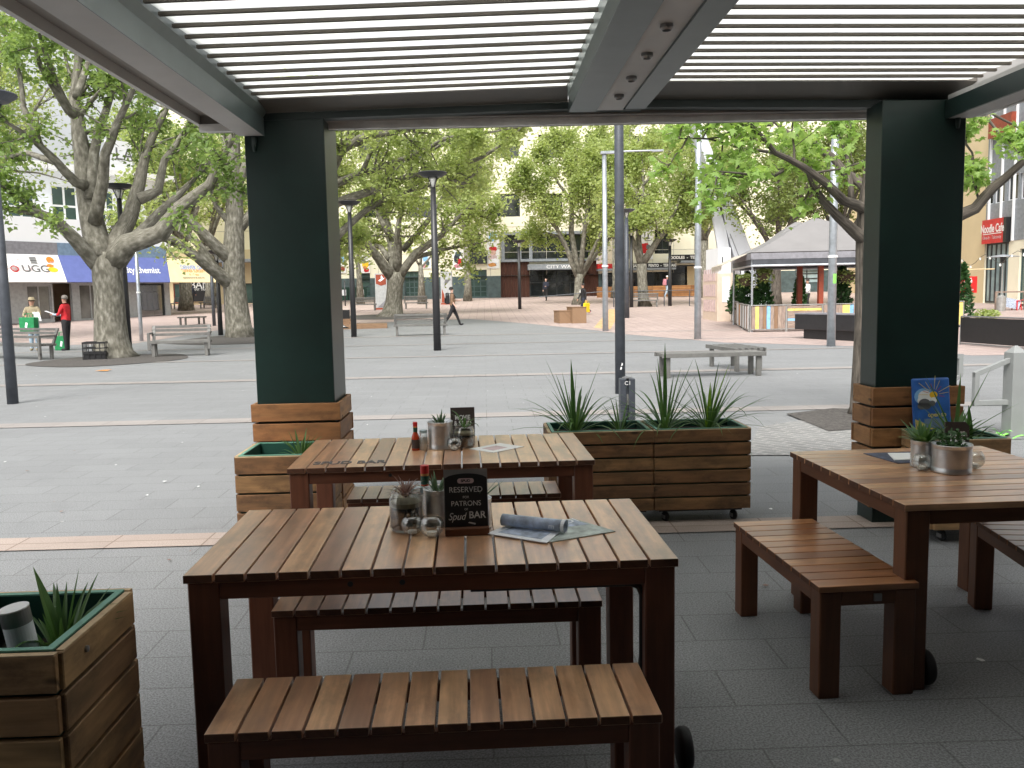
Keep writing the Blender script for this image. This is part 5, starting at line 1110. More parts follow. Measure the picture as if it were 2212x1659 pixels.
# generic trees behind things
def gtree(label, b_, h, rt, cr, ls, leafm=None, bark=None, n=7, nl=11):
    q = b_ + Vector((0, 0, h * .32)); TR = [(b_, rt * 1.5), (b_ + Vector((.05, 0, h * .08)), rt * 1.05), (q, rt * .9)]; LM = []
    for k in range(n): a = 6.283 * k / n + rnd.random(); e = rnd.uniform(.3, 1.0); d = Vector((math.cos(a) * cr * e, math.sin(a) * cr * e, h * rnd.uniform(.4, .66))); LM.append(([q - Vector((0, 0, .2)), q + d * .35 + Vector((0, 0, .3)), q + d * .7, q + d], rt * .55, rt * .15))
    return tree('plane_tree', label, b_, TR, LM, leafm or M['leaf_plane'], bark or BP, ls * .75, 5.0, 7, nl + 14, sub=(.25, .45), jit=.9)
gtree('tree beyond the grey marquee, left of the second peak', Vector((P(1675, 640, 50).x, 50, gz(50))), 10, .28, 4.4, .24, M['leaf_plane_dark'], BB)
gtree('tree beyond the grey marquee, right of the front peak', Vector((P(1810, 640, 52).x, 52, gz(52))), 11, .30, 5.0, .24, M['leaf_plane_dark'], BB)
gtree('tree standing at the black bank sign, behind the cream awning', Vector((P(401, 650, 62).x, 62, gz(62))), 14, .40, 4.5, .26)
gtree('bright tree rising above the cream awning fascia', Vector((P(455, 650, 72).x, 72, gz(72))), 15, .40, 5.0, .28)
gtree('tree cut by the left edge of the picture, above the white awning', Vector((P(-60, 700, 34).x, 34, gz(34))), 13, .40, 4.5, .2)
gtree('tree between the rusty entrance and the food shops, behind the two plane trees', Vector((P(1330, 640, 71).x, 71, gz(71))), 15, .30, 4.2, .26, n=8)
gtree('tree before the food shops, behind the silver pole on the pink paving', Vector((P(1520, 640, 68).x, 68, gz(68))), 14, .28, 4.2, .26, n=8)
gtree('tree left of the centre plane tree, close to the cream building', Vector((P(700, 650, 66).x, 66, gz(66))), 15, .30, 4.6, .26, n=8)
gtree('tree before the upper windows, right of the centre plane tree', Vector((P(1010, 640, 70).x, 70, gz(70))), 16, .26, 3.4, .26, n=7, nl=9)

# conifers of the marquee
def conifer(label, px_, Y, py0, py1, r):
    b_ = Vector((P(px_, py1, Y).x, Y, gz(Y))); h = P(px_, py0, Y).z - b_.z; t_ = thing('conifer', label, 'conifer', b_, 0, 'potted conifers'); mb = MB()
    for k in range(1500): z = rnd.random() ** .8; R_ = r * (1 - z) ** .75 * (.75 + .35 * rnd.random()) * (1.0 if z > .12 else .6 + 3 * z); a = rnd.random() * 6.283; p_ = Vector((math.cos(a) * R_, math.sin(a) * R_, .35 + z * (h - .35))); leaf(mb, p_, .13, OVAL, .1, -.9)
    mb.build('foliage', M['leaf_conifer'], t_); MB().tube([(0, 0, .2), (0, 0, h * .8)], [.05, .02], 6).build('trunk', BB, t_); MB().lathe([(.17, 0), (.22, .38), (.19, .38), (.18, .3)], (0, 0, 0), 14).build('pot', M['black'], t_)
for a in (('dark conifer at the left end of the marquee, first of three', 1592, 38, 596, 672, .46), ('dark conifer behind the marquee corner post, second of three', 1614, 36.5, 590, 680, .50), ('green conifer right of the marquee corner post, third of three', 1647, 33.6, 584, 692, .50), ('conifer right of the silver pole with the green sticker', 1816, 33.2, 578, 700, .50), ('dark conifer deep inside the marquee behind the red posts', 1727, 39, 590, 660, .36), ('conifer just right of the right green pillar', 2078, 33, 572, 690, .42)): conifer(*a)
def hanging_basket(label, px_, py_, Y, r=.29):
    p_ = P(px_, py_, Y); t_ = thing('hanging_basket', label, 'hanging basket', p_, 0, 'hanging baskets'); MB().lathe([(.02, -.32), (r * .6, -.28), (r, 0), (r * .9, 0), (r * .5, -.2)], (0, 0, 0), 16).build('basket', M['basket'], t_); mb = MB()
    for k in range(260): a = rnd.random() * 6.283; q = rnd.random() ** .5 * r * 1.35; leaf(mb, Vector((math.cos(a) * q, math.sin(a) * q, rnd.uniform(-.35 if q > r else .0, .16))), .1, OVAL, .2, .6)
    mb.build('foliage', M['leaf_plane_dark'], t_); MB().tube([(0, 0, 0), (0, 0, .9)], .008, 4).build('chain', M['black'], t_)
hanging_basket('hanging basket at the left side of the marquee, above the first conifers', 1611, 601, Yf + 1.2); hanging_basket('hanging basket with trailing leaves right of the marquee corner post', 1650, 590, Yf + .6); hanging_basket('dark hanging basket near the right tree trunk', 1829, 593, Yf + .5, .34)
# small potted shrubs before the cafe
for (x, y, la) in ((2122, 694, 'low flowering shrub in a pot, left of two before the cafe wall'), (2140, 692, 'low flowering shrub in a pot, right of two before the cafe wall')):
    b_ = P(x, 690, 33); b_.z = gz(33); t_ = thing('potted_shrub', la, 'plant', b_); MB().lathe([(.16, 0), (.2, .3), (.17, .3)], (0, 0, 0), 12).build('pot', M['black'], t_); mb = MB()
    for k in range(200): q = rv() * rnd.random() ** .4; leaf(mb, Vector((q.x * .36, q.y * .36, .48 + q.z * .22)), .11, OVAL)
    mb.build('foliage', M['leaf_plane'], t_)

# ------------------------------------------------------------------ plants in the planters
def strap_plant(label, base, n, L, wd, spread, mat_='leaf_strap', extra=(), group='strap-leaved plants in the planters', name='strap_leaf_plant'):
    t_ = thing(name, label, 'plant', base, 0, group); mb = MB()
    for k in range(n):
        a = 6.283 * k / n * 2.4 + rnd.random(); e = rnd.uniform(.25, spread); d = Vector((math.cos(a) * e, math.sin(a) * e, 1)); l = L * rnd.uniform(.55, 1.1)
        mb.blade((math.cos(a) * .02, math.sin(a) * .02, rnd.uniform(-.02, .02)), d, l, wd * rnd.uniform(.7, 1.15), rnd.uniform(.5, 1.5) * (.25 + e * .62))
    for d, l, w_, dr in extra: mb.blade((rnd.uniform(-.015, .015), rnd.uniform(-.015, .015), 0), d, l, w_, dr)
    mb.build('leaves', M[mat_], t_); return t_
strap_plant('spiky plant with two tall upright leaves in the left wheeled planter', (.615, 5.88, .61), 40, .50, .017, 1.5, extra=[((-.04, 0, 1), .52, .032, .04), ((.06, 0, 1), .46, .034, .06), ((.35, .1, 1), .52, .014, .1), ((-1.1, -.2, .85), .52, .026, .6), ((-1.2, 0, .35), .5, .02, .5), ((.8, -.2, .7), .40, .03, .2), ((1, 0, .5), .36, .024, .4)])
strap_plant('small spiky plant at the right end of the left wheeled planter', (.93, 5.9, .61), 16, .26, .014, 1.3)
strap_plant('spiky plant with tall reddish-green leaves at the left end of the right wheeled planter', (1.24, 5.88, .61), 40, .52, .016, 1.5, extra=[((0, 0, 1), .62, .03, .05), ((-.06, .1, 1), .52, .024, .1), ((.38, 0, 1), .55, .032, .08), ((.6, 0, .8), .42, .03, .4), ((-1, -.2, .9), .55, .024, .5), ((-.9, 0, .6), .45, .022, .4)])
strap_plant('bright green spiky plant at the right end of the right wheeled planter', (1.55, 5.88, .61), 40, .54, .015, 1.6, extra=[((.9, -.1, .5), .5, .022, .6), ((1.1, 0, .8), .5, .02, .3), ((1.2, .1, .25), .5, .02, .5), ((-.9, 0, .9), .5, .022, .3), ((.7, -.6, .2), .42, .02, 1.6)])
strap_plant('fan of lime green leaves standing in the right wheeled planter', (1.55, 5.90, .61), 4, .2, .02, .6, 'leaf_strap_lime', extra=[((.32, 0, 1), .50, .042, .1), ((.22, 0, 1), .42, .036, .1), ((.05, 0, 1), .34, .03, .1)])
strap_plant('strap-leaved plant with two broad blades in the near left planter', (-1.21, 2.36, .585), 26, .22, .017, .9, extra=[((-.26, .05, 1), .27, .044, .10), ((.20, .05, 1), .26, .034, .05), ((-.34, .1, 1), .17, .024, .1), ((.3, .4, .9), .24, .022, 1.3), ((.35, .2, .9), .22, .018, 1.4)])
strap_plant('grassy plant in the planter at the left pillar', (-1.18, 5.40, .57), 30, .22, .018, 1.3)
strap_plant('spiky plant with tall leaves in the planter at the right pillar', (2.94, 5.24, .60), 40, .30, .028, 1.5, extra=[((-.45, 0, 1), .48, .026, .12), ((.05, 0, 1), .44, .028, .06), ((.6, .2, 1), .55, .010, .05), ((1.2, .1, .75), .5, .012, .15), ((1, 0, .3), .34, .03, .6)])
strap_plant('low dark strappy plant at the right end of the planter at the right pillar', (3.08, 5.30, .58), 12, .24, .03, 1.5)

# ------------------------------------------------------------------ things on the tables
TZ = .7505
def tin(mb, r, h, c=(0, 0, 0), ribs=9):
    prof = [(r * .96, 0), (r * 1.02, .003), (r, .008)]; z0, z1 = .022, h - .014
    for k in range(ribs * 2 + 1): prof.append((r * (.95 if k % 2 else 1.015), z0 + (z1 - z0) * k / (ribs * 2)))
    prof += [(r, h - .006), (r * 1.03, h - .003), (r * 1.02, h), (r * .965, h - .003), (r * .96, h * .8)]
    mb.lathe(prof, c, 40)
def potted_tin(label, x, y, r, h, rows, lf, wd, mat_, rz=0, cond='potted plant', spread=1.2):
    t_ = thing('potted_plant', label, 'potted plant', (x, y, TZ), rz, 'tins of plants on the tables'); mb = MB(); tin(mb, r, h); mb.build('tin_can', M['tin'], t_, smooth=True); MB().lathe([(r * .95, h * .8), (r * .95, h * .82), (.001, h * .86)], (0, 0, 0), 20).build('soil', M['soil'], t_)
    mb = MB()
    for k in range(rows):
        a = 2.4 * k; e = rnd.uniform(.15, spread); mb.blade((math.cos(a) * r * .3 * rnd.random(), math.sin(a) * r * .3, h * .82), (math.cos(a) * e, math.sin(a) * e, 1), lf * rnd.uniform(.6, 1.1), wd, rnd.uniform(.1, .5) * e, 5)
    mb.build('foliage', M[mat_], t_); return t_
potted_tin('ribbed tin with a grey-green succulent on the foreground table, left of the chalk sign', -.185, 3.07, .052, .135, 16, .085, .012, 'leaf_succulent')
potted_tin('tin with a spiky plant half hidden behind the chalk sign', -.035, 3.01, .045, .11, 14, .115, .010, 'leaf_succulent')
potted_tin('ribbed tin with a spiky succulent on the second table', -.255, 4.64, .068, .15, 26, .085, .011, 'leaf_succulent')
potted_tin('wide ribbed tin with a small-leaved plant on the square table', 2.085, 3.73, .083, .128, 4, .06, .014, 'leaf_strap')
potted_tin('smaller ribbed tin with drooping dark leaves on the square table', 2.02, 3.86, .052, .125, 30, .14, .024, 'leaf_strap', spread=1.8)
t_ = [o for o in bpy.data.objects if o.name.startswith('potted_plant')][-2]; mb = MB()
for k in range(240): a = rnd.random() * 6.283; q = rnd.random() ** .5 * .07; leaf(mb, Vector((math.cos(a) * q, math.sin(a) * q, .11 + rnd.random() ** 1.5 * .075)), .022, OVAL)
mb.build('small_leaves', M['leaf_conifer'], t_)
def jar(label, x, y, r, h, plant):
    t_ = thing('terrarium_jar', label, 'jar', (x, y, TZ), 0, 'glass jars of soil on the tables')
    MB().lathe([(.001, .001), (r * .9, .001), (r, .012), (r, h * .8), (r * .86, h * .9), (r * .88, h), (r * .84, h), (r * .82, h * .9), (r * .955, h * .79), (r * .955, .014), (r * .86, .006), (.001, .006)], (0, 0, 0), 36).build('glass', M['clear_glass'], t_, smooth=True)
    MB().lathe([(.001, .008), (r * .85, .008), (r * .94, .016), (r * .94, h * .62), (r * .9, h * .70), (.001, h * .72)], (0, 0, 0), 28).build('soil', M['soil'], t_); MB().lathe([(r * .941, h * .60), (r * .935, h * .71), (.001, h * .735)], (0, 0, 0), 28).build('moss', M['khaki'], t_)
    mb = MB()
    for k in range(plant[0]): a = 2.4 * k; e = rnd.uniform(.3, 1.6); mb.blade((0, 0, h * .80), (math.cos(a) * e, math.sin(a) * e, 1), plant[1] * rnd.uniform(.6, 1.1), plant[2], plant[4], 6)
    mb.build('plant', M[plant[3]], t_)
jar('glass jar of soil and moss with a brown spidery plant on the foreground table', -.295, 3.01, .060, .145, (40, .095, .007, 'leaf_brown', .8))
jar('glass jar of dark soil with a drooping leaf plant on the second table', -.125, 4.66, .058, .118, (7, .17, .014, 'leaf_strap', 1.5))
def bowl(label, x, y, r):
    t_ = thing('candle_bowl', label, 'candle holder', (x, y, TZ), rnd.random(), 'round glass candle bowls'); prof = [(.001, .001)]; n = 9
    for k in range(n + 1): a = -1.35 + 2.25 * k / n; prof.append((r * math.cos(a), r * .97 + r * math.sin(a)))
    prof2 = [(q * .955, z + (.003 if z < .01 else 0)) for q, z in reversed(prof)]
    MB().lathe(prof + prof2[:-1] + [(.001, .006)], (0, 0, 0), 32).build('glass', M['clear_glass'], t_, smooth=True); MB().lathe([(.001, .007), (r * .42, .007), (r * .42, r * .42), (r * .38, r * .44), (.001, r * .42)], (0, 0, 0), 18).build('candle', M['wax'], t_)
bowl('round glass candle bowl in front of the soil jar on the foreground table', -.268, 2.935, .039); bowl('round glass candle bowl nearest the camera on the foreground table', -.198, 2.905, .043); bowl('round glass candle bowl on the second table before the soil jar', -.178, 4.565, .040); bowl('round glass candle bowl left of the tins on the square table', 1.972, 3.775, .043); bowl('round glass candle bowl right of the wide tin on the square table', 2.225, 3.79, .045)
def sauce(label, x, y):
    t_ = thing('sauce_bottle', label, 'bottle', (x, y, TZ), 0, 'hot sauce bottles'); r = .0215
    MB().lathe([(.001, 0), (r, 0), (r, .068), (r * .85, .08), (.011, .098), (.0105, .128), (.001, .129)], (0, 0, 0), 24).build('bottle', M['sauce'], t_, smooth=True)
    MB().lathe([(r * 1.02, .012), (r * 1.02, .06)], (0, 0, 0), 24).build('label', M['label_dark'], t_); MB().lathe([(.0118, .100), (.0118, .124)], (0, 0, 0), 18).build('neck_band', M['neck_green'], t_); MB().lathe([(.0125, .131), (.0125, .152), (.011, .154), (.001, .154)], (0, 0, 0), 18).build('cap', M['red'], t_); MB().lathe([(.0118, .1245), (.0118, .1308)], (0, 0, 0), 18).build('collar', M['tan_orange'], t_)
sauce('hot sauce bottle with a red cap on the second table', -.388, 4.60); sauce('hot sauce bottle with a red cap behind the tin on the foreground table', -.236, 3.155); [o for o in bpy.data.objects if o.name.startswith('sauce_bottle')][-1].scale = (1.3, 1.3, 1.32)
t_ = thing('salt_shaker', 'glass salt shaker beside the sauce bottle on the second table', 'shaker', (-.345, 4.605, TZ)); MB().lathe([(.001, 0), (.021, 0), (.020, .07), (.001, .072)], (0, 0, 0), 20).build('salt', M['salt'], t_, smooth=True); MB().lathe([(.0215, .001), (.0212, .095), (.0205, .095), (.0205, .001)], (0, 0, 0), 20).build('glass', M['clear_glass'], t_, smooth=True); MB().lathe([(.022, .095), (.021, .108), (.001, .112)], (0, 0, 0), 20).build('lid', M['pale_glass'], t_)
t_ = thing('salt_shaker', 'glass salt shaker behind the soil jar on the foreground table', 'shaker', (-.262, 3.135, TZ)); MB().lathe([(.001, 0), (.026, 0), (.026, .10), (.001, .102)], (0, 0, 0), 20).build('salt', M['salt'], t_, smooth=True); MB().lathe([(.028, .101), (.028, .125), (.001, .128)], (0, 0, 0), 20).build('lid', M['pale_glass'], t_)
# chalk sign
t_ = thing('chalk_sign', 'black chalk sign reading reserved for patrons on the foreground table', 'sign', (-.078, 2.925, TZ), R(2.5)); tilt = Matrix.Translation((0, .0, .004)) @ Matrix.Rotation(R(-9), 4, 'X')
o = MB(); o.box(-.0765, .0765, -.0015, .0015, .0, .222); o = o.build('acrylic_sheet', M['acrylic'], t_); o.matrix_local = tilt
pts = [(-.074, -.004, .012), (.074, -.004, .012), (.074, -.004, .192)] + [(.074 - .148 * k / 10, -.004, .192 + .016 * math.sin(math.pi * k / 10) ** .6) for k in range(1, 10)] + [(-.074, -.004, .192)]
bd = MB().prism(pts, (0, .0015, 0)).build('board', M['board_black'], t_); bd.matrix_local = tilt
ch = M['chalk']
def chalk(s, size, x, z, sx=1.0, shear=0.0, bold=0.0): text(s, size, ch, bd, M=standing(x, -.0045, z), ext=.0002, sx=sx, shear=shear, bold=bold)
pill = [(.0 + .030 * c_ + .0 , 0) for c_ in ()]
MB().prism([(.0 + math.copysign(.020, math.cos(a)) + .009 * math.cos(a), -.0046, .182 + .009 * math.sin(a)) for a in [6.283 * k / 20 + .05 for k in range(20)]], (0, .0004, 0)).build('emblem', M['text_faint'], bd); text('SPUD', .0125, M['board_black'], bd, M=standing(0, -.0049, .182), ext=.0001, sx=1.1, bold=.0006)
chalk('RESERVED', .027, 0, .151, .97); chalk('FOR', .012, 0, .125); chalk('PATRONS', .025, 0, .103, .95); chalk('OF', .010, 0, .083); chalk('Spud', .036, -.034, .058, .85, .35); chalk('BAR', .034, .038, .062, .95, 0, .0006)
MB().prism([(.005, -.0046, .036), (.03, -.0046, .029), (.032, -.0046, .034), (.01, -.0046, .039)], (0, .0004, 0)).build('chalk_stroke', ch, bd)
MB().box(-.075, .078, -.022, .022, 0, .027, ax=0).build('wooden_base', M['frame_wood_light'], t_, bevel=.002)
def menu(label, x, y, rz, w_, h, lines, cut=False):
    t_ = thing('menu_card', label, 'menu card', (x, y, TZ), R(rz), 'dark menu cards on the tables'); bd = MB(); bd.prism([(-w_ / 2, 0, 0), (w_ / 2, 0, 0), (w_ / 2, 0, h - (.02 if cut else 0)), (w_ / 2 - (.015 if cut else 0), 0, h), (-w_ / 2, 0, h)], (0, .012, 0)); bd = bd.build('card', M['label_dark'], t_); bd.matrix_local = Matrix.Rotation(R(-6), 4, 'X')
    for k, s in enumerate(lines): text(s, w_ * .27, M['white'], bd, M=standing(0, -.001, h * .72 - k * w_ * .24), ext=.0003, sx=.8, bold=.0008)
menu('dark menu card reading movie and spud behind the soil jar on the second table', -.135, 4.76, 2, .135, .205, ['MOVIE', '& SPUD']); menu('dark menu card reading movie and spud among the tins on the square table', 2.195, 3.875, -10, .105, .20, ['MOVIE', '& SPUD'], True)
# papers
def sheet_(t_, name, pts, mt, z0=0.0, th=.002, wav=.0): MB().prism([(x, y, z0 + (wav if k % 2 else 0)) for k, (x, y) in enumerate(pts)], (0, 0, th)).build(name, mt, t_)
t_ = thing('newspaper', 'open newspaper spread on the foreground table', 'newspaper', (.19, 2.92, TZ)); rel2 = lambda l: [(x - .19, y - 2.92) for x, y in l]
sheet_(t_, 'back_page', rel2([(.195, 2.79), (.44, 2.905), (.31, 3.09), (.10, 2.99)]), M['print_green'], 0, .003); sheet_(t_, 'front_page', rel2([(-.01, 2.91), (.19, 2.775), (.245, 2.90), (.07, 3.01)]), M['paper'], .0035, .003)
sheet_(t_, 'picture', rel2([(.03, 2.915), (.175, 2.815), (.215, 2.895), (.085, 2.985)]), M['print_blue'], .0068, .0003); sheet_(t_, 'headline', rel2([(.24, 2.96), (.36, 3.0), (.31, 3.065), (.2, 3.02)]), M['print_blue'], .0033, .0003)
text('Ol', .07, M['paper'], t_, M=Matrix.Translation((.10, .125, .0040)) @ Matrix.Rotation(R(28), 4, 'Z'), ext=.0002, sx=1.1)
t_ = thing('rolled_newspaper', 'rolled newspaper lying on the open one on the foreground table', 'newspaper', (.16, 2.945, TZ + .030)); a, b = Vector((-.11, .05, 0)), Vector((.105, -.052, -.002)); d = (b - a).normalized(); s_ = d.cross(Vector((0, 0, 1))); mb = MB()
vs = []; fs = []; n = 30
for p_ in (a, a.lerp(b, .33), a.lerp(b, .66), b):
    for k in range(n):
        an = 6.283 * 1.35 * k / (n - 1) - .6; rr_ = .0165 + .0045 * k / (n - 1); vs.append(p_ + s_ * math.cos(an) * rr_ * 1.15 + Vector((0, 0, 1)) * math.sin(an) * rr_)
for i in range(3):
    for k in range(n - 1): fs.append((i * n + k, i * n + k + 1, (i + 1) * n + k + 1, (i + 1) * n + k))
mb.add(vs, fs); o = mb.build('roll', M['print_blue'], t_, smooth=True); sm = o.modifiers.new('thickness', 'SOLIDIFY'); sm.thickness = .0012
vs = [p_ + s_ * math.cos(an) * .0222 * 1.15 + Vector((0, 0, 1)) * math.sin(an) * .0222 for p_ in (b - d * .012, b + d * .001) for an in [6.283 * k / 20 for k in range(20)]]
MB().add(vs, [(k, (k + 1) % 20, 20 + (k + 1) % 20, 20 + k) for k in range(20)]).build('paper_edge', M['paper'], t_)
text('E', .028, M['paper'], t_, M=Matrix.Translation(b - d * .045 + s_ * .026 + Vector((0, 0, .0))) @ Matrix(((d.x, 0, s_.x), (d.y, 0, s_.y), (0, 1, 0))).to_4x4() @ Matrix.Rotation(R(-90), 4, 'Z'), ext=.0004)
t_ = thing('leaflet', 'white leaflet lying on the second table', 'leaflet', (.05, 4.62, TZ)); sheet_(t_, 'page', [(-.15, -.03), (-.02, -.16), (.15, .0), (.02, .13)], M['white']); sheet_(t_, 'print', [(-.08, -.03), (-.02, -.10), (.06, -.02), (0, .05)], M['text_faint'], .0021, .0003)
t_ = thing('magazine', 'dark magazine lying on the square table', 'magazine', (1.97, 4.05, TZ)); sheet_(t_, 'cover', [(-.03, -.12), (.17, -.10), (.19, .16), (-.08, .14)], M['print_dark'], 0, .003)
t_ = thing('leaflet', 'white leaflet lying on the dark magazine on the square table', 'leaflet', (2.03, 4.05, TZ + .0035)); sheet_(t_, 'page', [(-.08, -.06), (.08, -.06), (.08, .10), (-.03, .11)], M['white'], 0, .004)
# blue sign leaning on the right pillar
t_ = thing('open_sign', 'blue sign with a sun and clouds reading open, leaning on the right pillar', 'sign', (2.905, 5.44, .645), 0); t_.rotation_euler = (R(-6), R(-1.2), 0)
o = MB().box(-.125, .125, -.012, .012, 0, .345).build('panel', M['sign_blue'], t_, bevel=.012, seg=2)
def dsk(x, z, rx, rz_, mt, k, name='picture', n=18): MB().prism([(x + rx * math.cos(6.283 * i / n), -.0135 - .0006 * k, z + rz_ * math.sin(6.283 * i / n)) for i in range(n)], (0, .0004, 0)).build(name, M[mt], o)
dsk(-.05, .225, .065, .055, 'sky_blue', 0); dsk(-.045, .225, .045, .04, 'white', 1); dsk(.012, .235, .027, .022, 'yellow', 2)
for k in range(11): a = -.2 + k * .33; MB().prism([(.012 + math.cos(a + s) * q, -.0165, .235 + math.sin(a + s) * q) for s, q in ((.04, .036), (.015, .075 + .025 * (k % 3)), (-.015, .075 + .025 * (k % 3)), (-.04, .036))], (0, .0004, 0)).build('ray', M['plastic_red' if k % 3 == 0 else 'pastel_yellow'], o)
for x, z, q in ((-.075, .20, .022), (-.042, .206, .02), (.012, .20, .02)): dsk(x, z, q, q, 'white', 4)
for x, z, q in ((-.07, .165, .028), (-.035, .163, .026), (0, .18, .022), (-.05, .18, .04)): dsk(x, z, q, q * .8, 'text_grey', 5)
text('open to', .040, M['pastel_yellow'], o, M=standing(.03, -.0155, .105), ext=.0004, sx=.95, bold=.001); MB().prism([(-.115, -.0135, .012), (.02, -.0135, .012), (-.06, -.0135, .055), (-.115, -.0135, .08)], (0, .0004, 0)).build('sand', M['pastel_yellow'], o); MB().box(-.055, .09, -.0142, -.0135, .02, .08).build('blank_patch', M['fascia_blue'], o)
# solar lamp in the near planter, bolt on its side
t_ = thing('solar_lamp', 'solar garden lamp with a frosted barrel stuck in the near left planter', 'garden lamp', (-1.245, 2.255, .600)); t_.rotation_euler = (R(4), R(-7), 0)
MB().lathe([(.036, .0), (.036, .055)], (0, 0, 0), 28).build('base', M['black'], t_, smooth=False); MB().lathe([(.0365, .055), (.0365, .135)], (0, 0, 0), 28).build('frosted_barrel', M['solar_frost'], t_, smooth=False); MB().lathe([(.0372, .135), (.0372, .175), (.0365, .178), (.030, .177)], (0, 0, 0), 28).build('metal_head', M['zinc'], t_); MB().lathe([(.0375, .1765), (.0375, .180), (.031, .1795)], (0, 0, 0), 28).build('rim', M['white'], t_); MB().lathe([(.0299, .1765), (.001, .1768)], (0, 0, 0), 20).build('solar_cell', M['solar_cell'], t_)
pb = [o for o in bpy.data.objects if o.name.startswith('planter_box')][0]; o = MB().lathe([(.009, 0), (.009, .006), (.001, .008)], (0, 0, 0), 12).build('bolt', M['zinc'], pb); o.matrix_local = Matrix.Translation((.2215, -.10, .665)) @ Matrix.Rotation(R(90), 4, 'Y')

# ------------------------------------------------------------------ people
def person(label, base, rz, H, pose, cols, hair='hair_dark', hat=None, build_=1.0, name='person', lean=0.0, skirt=0):
    """one continuous body grown over a posed skeleton; pose = legs [(hip, knee)] and arms [(forward, out, elbow)] in degrees for left, right"""
    V = [];  E_ = []; Rr = []; reg = []
    def add(p, r, par, rg, rx=1.0): V.append(Vector(p)); Rr.append((r * rx * build_, r * build_)); reg.append(rg); i = len(V) - 1; 
    def node(p, r, par, rg, wx=1.0):
        V.append(Vector(p)); Rr.append((r * build_ * wx, r * build_)); reg.append(rg); i = len(V) - 1
        if par is not None: E_.append((par, i))
        return i
    h = H; hz = .52 * h; sl_ = math.sin(R(lean)); cl = math.cos(R(lean))
    def tor(z): return Vector((0, sl_ * z, hz + cl * z))
    pel = node((0, 0, hz), .078 * h, None, 't'); bel = node(tor(.09 * h), .074 * h, pel, 's'); che = node(tor(.22 * h), .086 * h, bel, 's'); nb = node(tor(.315 * h), .045 * h, che, 's'); nk = node(tor(.345 * h), .032 * h, nb, 'k'); jw = node(tor(.385 * h) + Vector((0, .012 * h, 0)), .040 * h, nk, 'k'); hd = node(tor(.43 * h), .052 * h, jw, 'k'); tp = node(tor(.462 * h), .040 * h, hd, 'k')
    hands = []; feet = []
    for s, (hip, kn), (af, ao, el) in ((-1, pose[0][0], pose[1][0]), (1, pose[0][1], pose[1][1])):
        hp = node((s * .052 * h, 0, hz - .03 * h), .062 * h, pel, 't'); a = R(hip); k = Vector((s * .055 * h, math.sin(a) * .245 * h, hz - .03 * h - math.cos(a) * .245 * h)); kk = node(k, .042 * h, hp, 't'); b = R(hip - kn); f = k + Vector((0, math.sin(b) * .225 * h, -math.cos(b) * .225 * h)); an = node(f, .028 * h, kk, 't'); c = R(hip - kn) if abs(hip) > 12 else 0; tt = f + Vector((s * .01, math.cos(c * .6) * .095 * h, math.sin(c * .6) * .095 * h - .018 * h)); node(f + Vector((0, .01 * h, -.02 * h)), .026 * h, an, 'f'); node(tt, .022 * h, len(V) - 1, 'f'); feet.append(tt)
        sh = node(tor(.285 * h) + Vector((s * .105 * h, 0, 0)), .042 * h, che, 's'); u = Vector((s * math.sin(R(ao)), math.sin(R(af)) * math.cos(R(ao)), -math.cos(R(af)) * math.cos(R(ao)))); eb = node(V[sh] + u * .165 * h, .028 * h, sh, 's'); fa = R(af + el); inw = -s * (.55 if el > 40 else .0); v2 = Vector((inw + s * math.sin(R(ao)) * .5, math.sin(fa), -math.cos(fa))).normalized(); wr = node(V[eb] + v2 * .145 * h, .019 * h, eb, 'a'); pa = node(V[wr] + v2 * .045 * h, .021 * h, wr, 'k'); hands.append((V[pa].copy(), v2.copy(), s))
    me = bpy.data.meshes.new('sk'); me.from_pydata([tuple(v) for v in V], E_, []); ob = bpy.data.objects.new('sk', me); COL.objects.link(ob)
    md = ob.modifiers.new('skin', 'SKIN'); md.use_smooth_shade = True
    for i, q in enumerate(me.skin_vertices[0].data): q.radius = Rr[i]; q.use_root = (i == 0)
    ss = ob.modifiers.new('sub', 'SUBSURF'); ss.levels = 2; ss.render_levels = 2
    bpy.context.view_layer.update(); dg = bpy.context.evaluated_depsgraph_get(); bm_ = bpy.data.meshes.new_from_object(ob.evaluated_get(dg)); bpy.data.objects.remove(ob)
    mb = MB(); base_v = [v.co.copy() for v in bm_.vertices]; order = 'kstfa'; mats = [M[cols[c]] for c in ('k', 's', 't', 'f', 'a')]
    segs = [(a, b) for a, b in E_]
    def region(p):
        best = None
        for a, b in segs:
            A, B2 = V[a], V[b]; d = B2 - A; t = max(0, min(1, (p - A).dot(d) / max(1e-9, d.dot(d)))); q = (p - (A + d * t)).length - (Rr[a][1] + (Rr[b][1] - Rr[a][1]) * t)
            if best is None or q < best[0]: best = (q, reg[b] if t > (.35 if reg[b] == 't' and reg[a] == 't' else .3) else reg[a])
        return best[1]
    for p_ in bm_.polygons:
        mb.f.append(list(p_.vertices)); mb.m.append(order.index(region(p_.center))); mb.uv.append([(0, 0)] * len(p_.vertices))
    mb.v = [tuple(v) for v in base_v]; bpy.data.meshes.remove(bm_)
    hc = V[hd]
    mb.prism([hc + Vector((-.012, .045, -.025)) * (h / 1.75), hc + Vector((.012, .045, -.025)) * (h / 1.75), hc + Vector((0, .05, .02)) * (h / 1.75)], (0, .035 * h / 1.75, -.004), 0)
    for s in (-1, 1): mb.lathe([(.001, -.03), (.014, -.01), (.014, .02), (.001, .035)], hc + Vector((s * .082 * h / 1.75, -.01, -.01)), 6, 0); mb.lathe([(.001, -.008), (.009, 0), (.001, .008)], hc + Vector((s * .03, .083, .012)) * (h / 1.75), 6, 3)
    mb.box(hc.x - .024, hc.x + .024, hc.y + .07, hc.y + .082, hc.z - .062, hc.z - .054, 4 if False else 3)
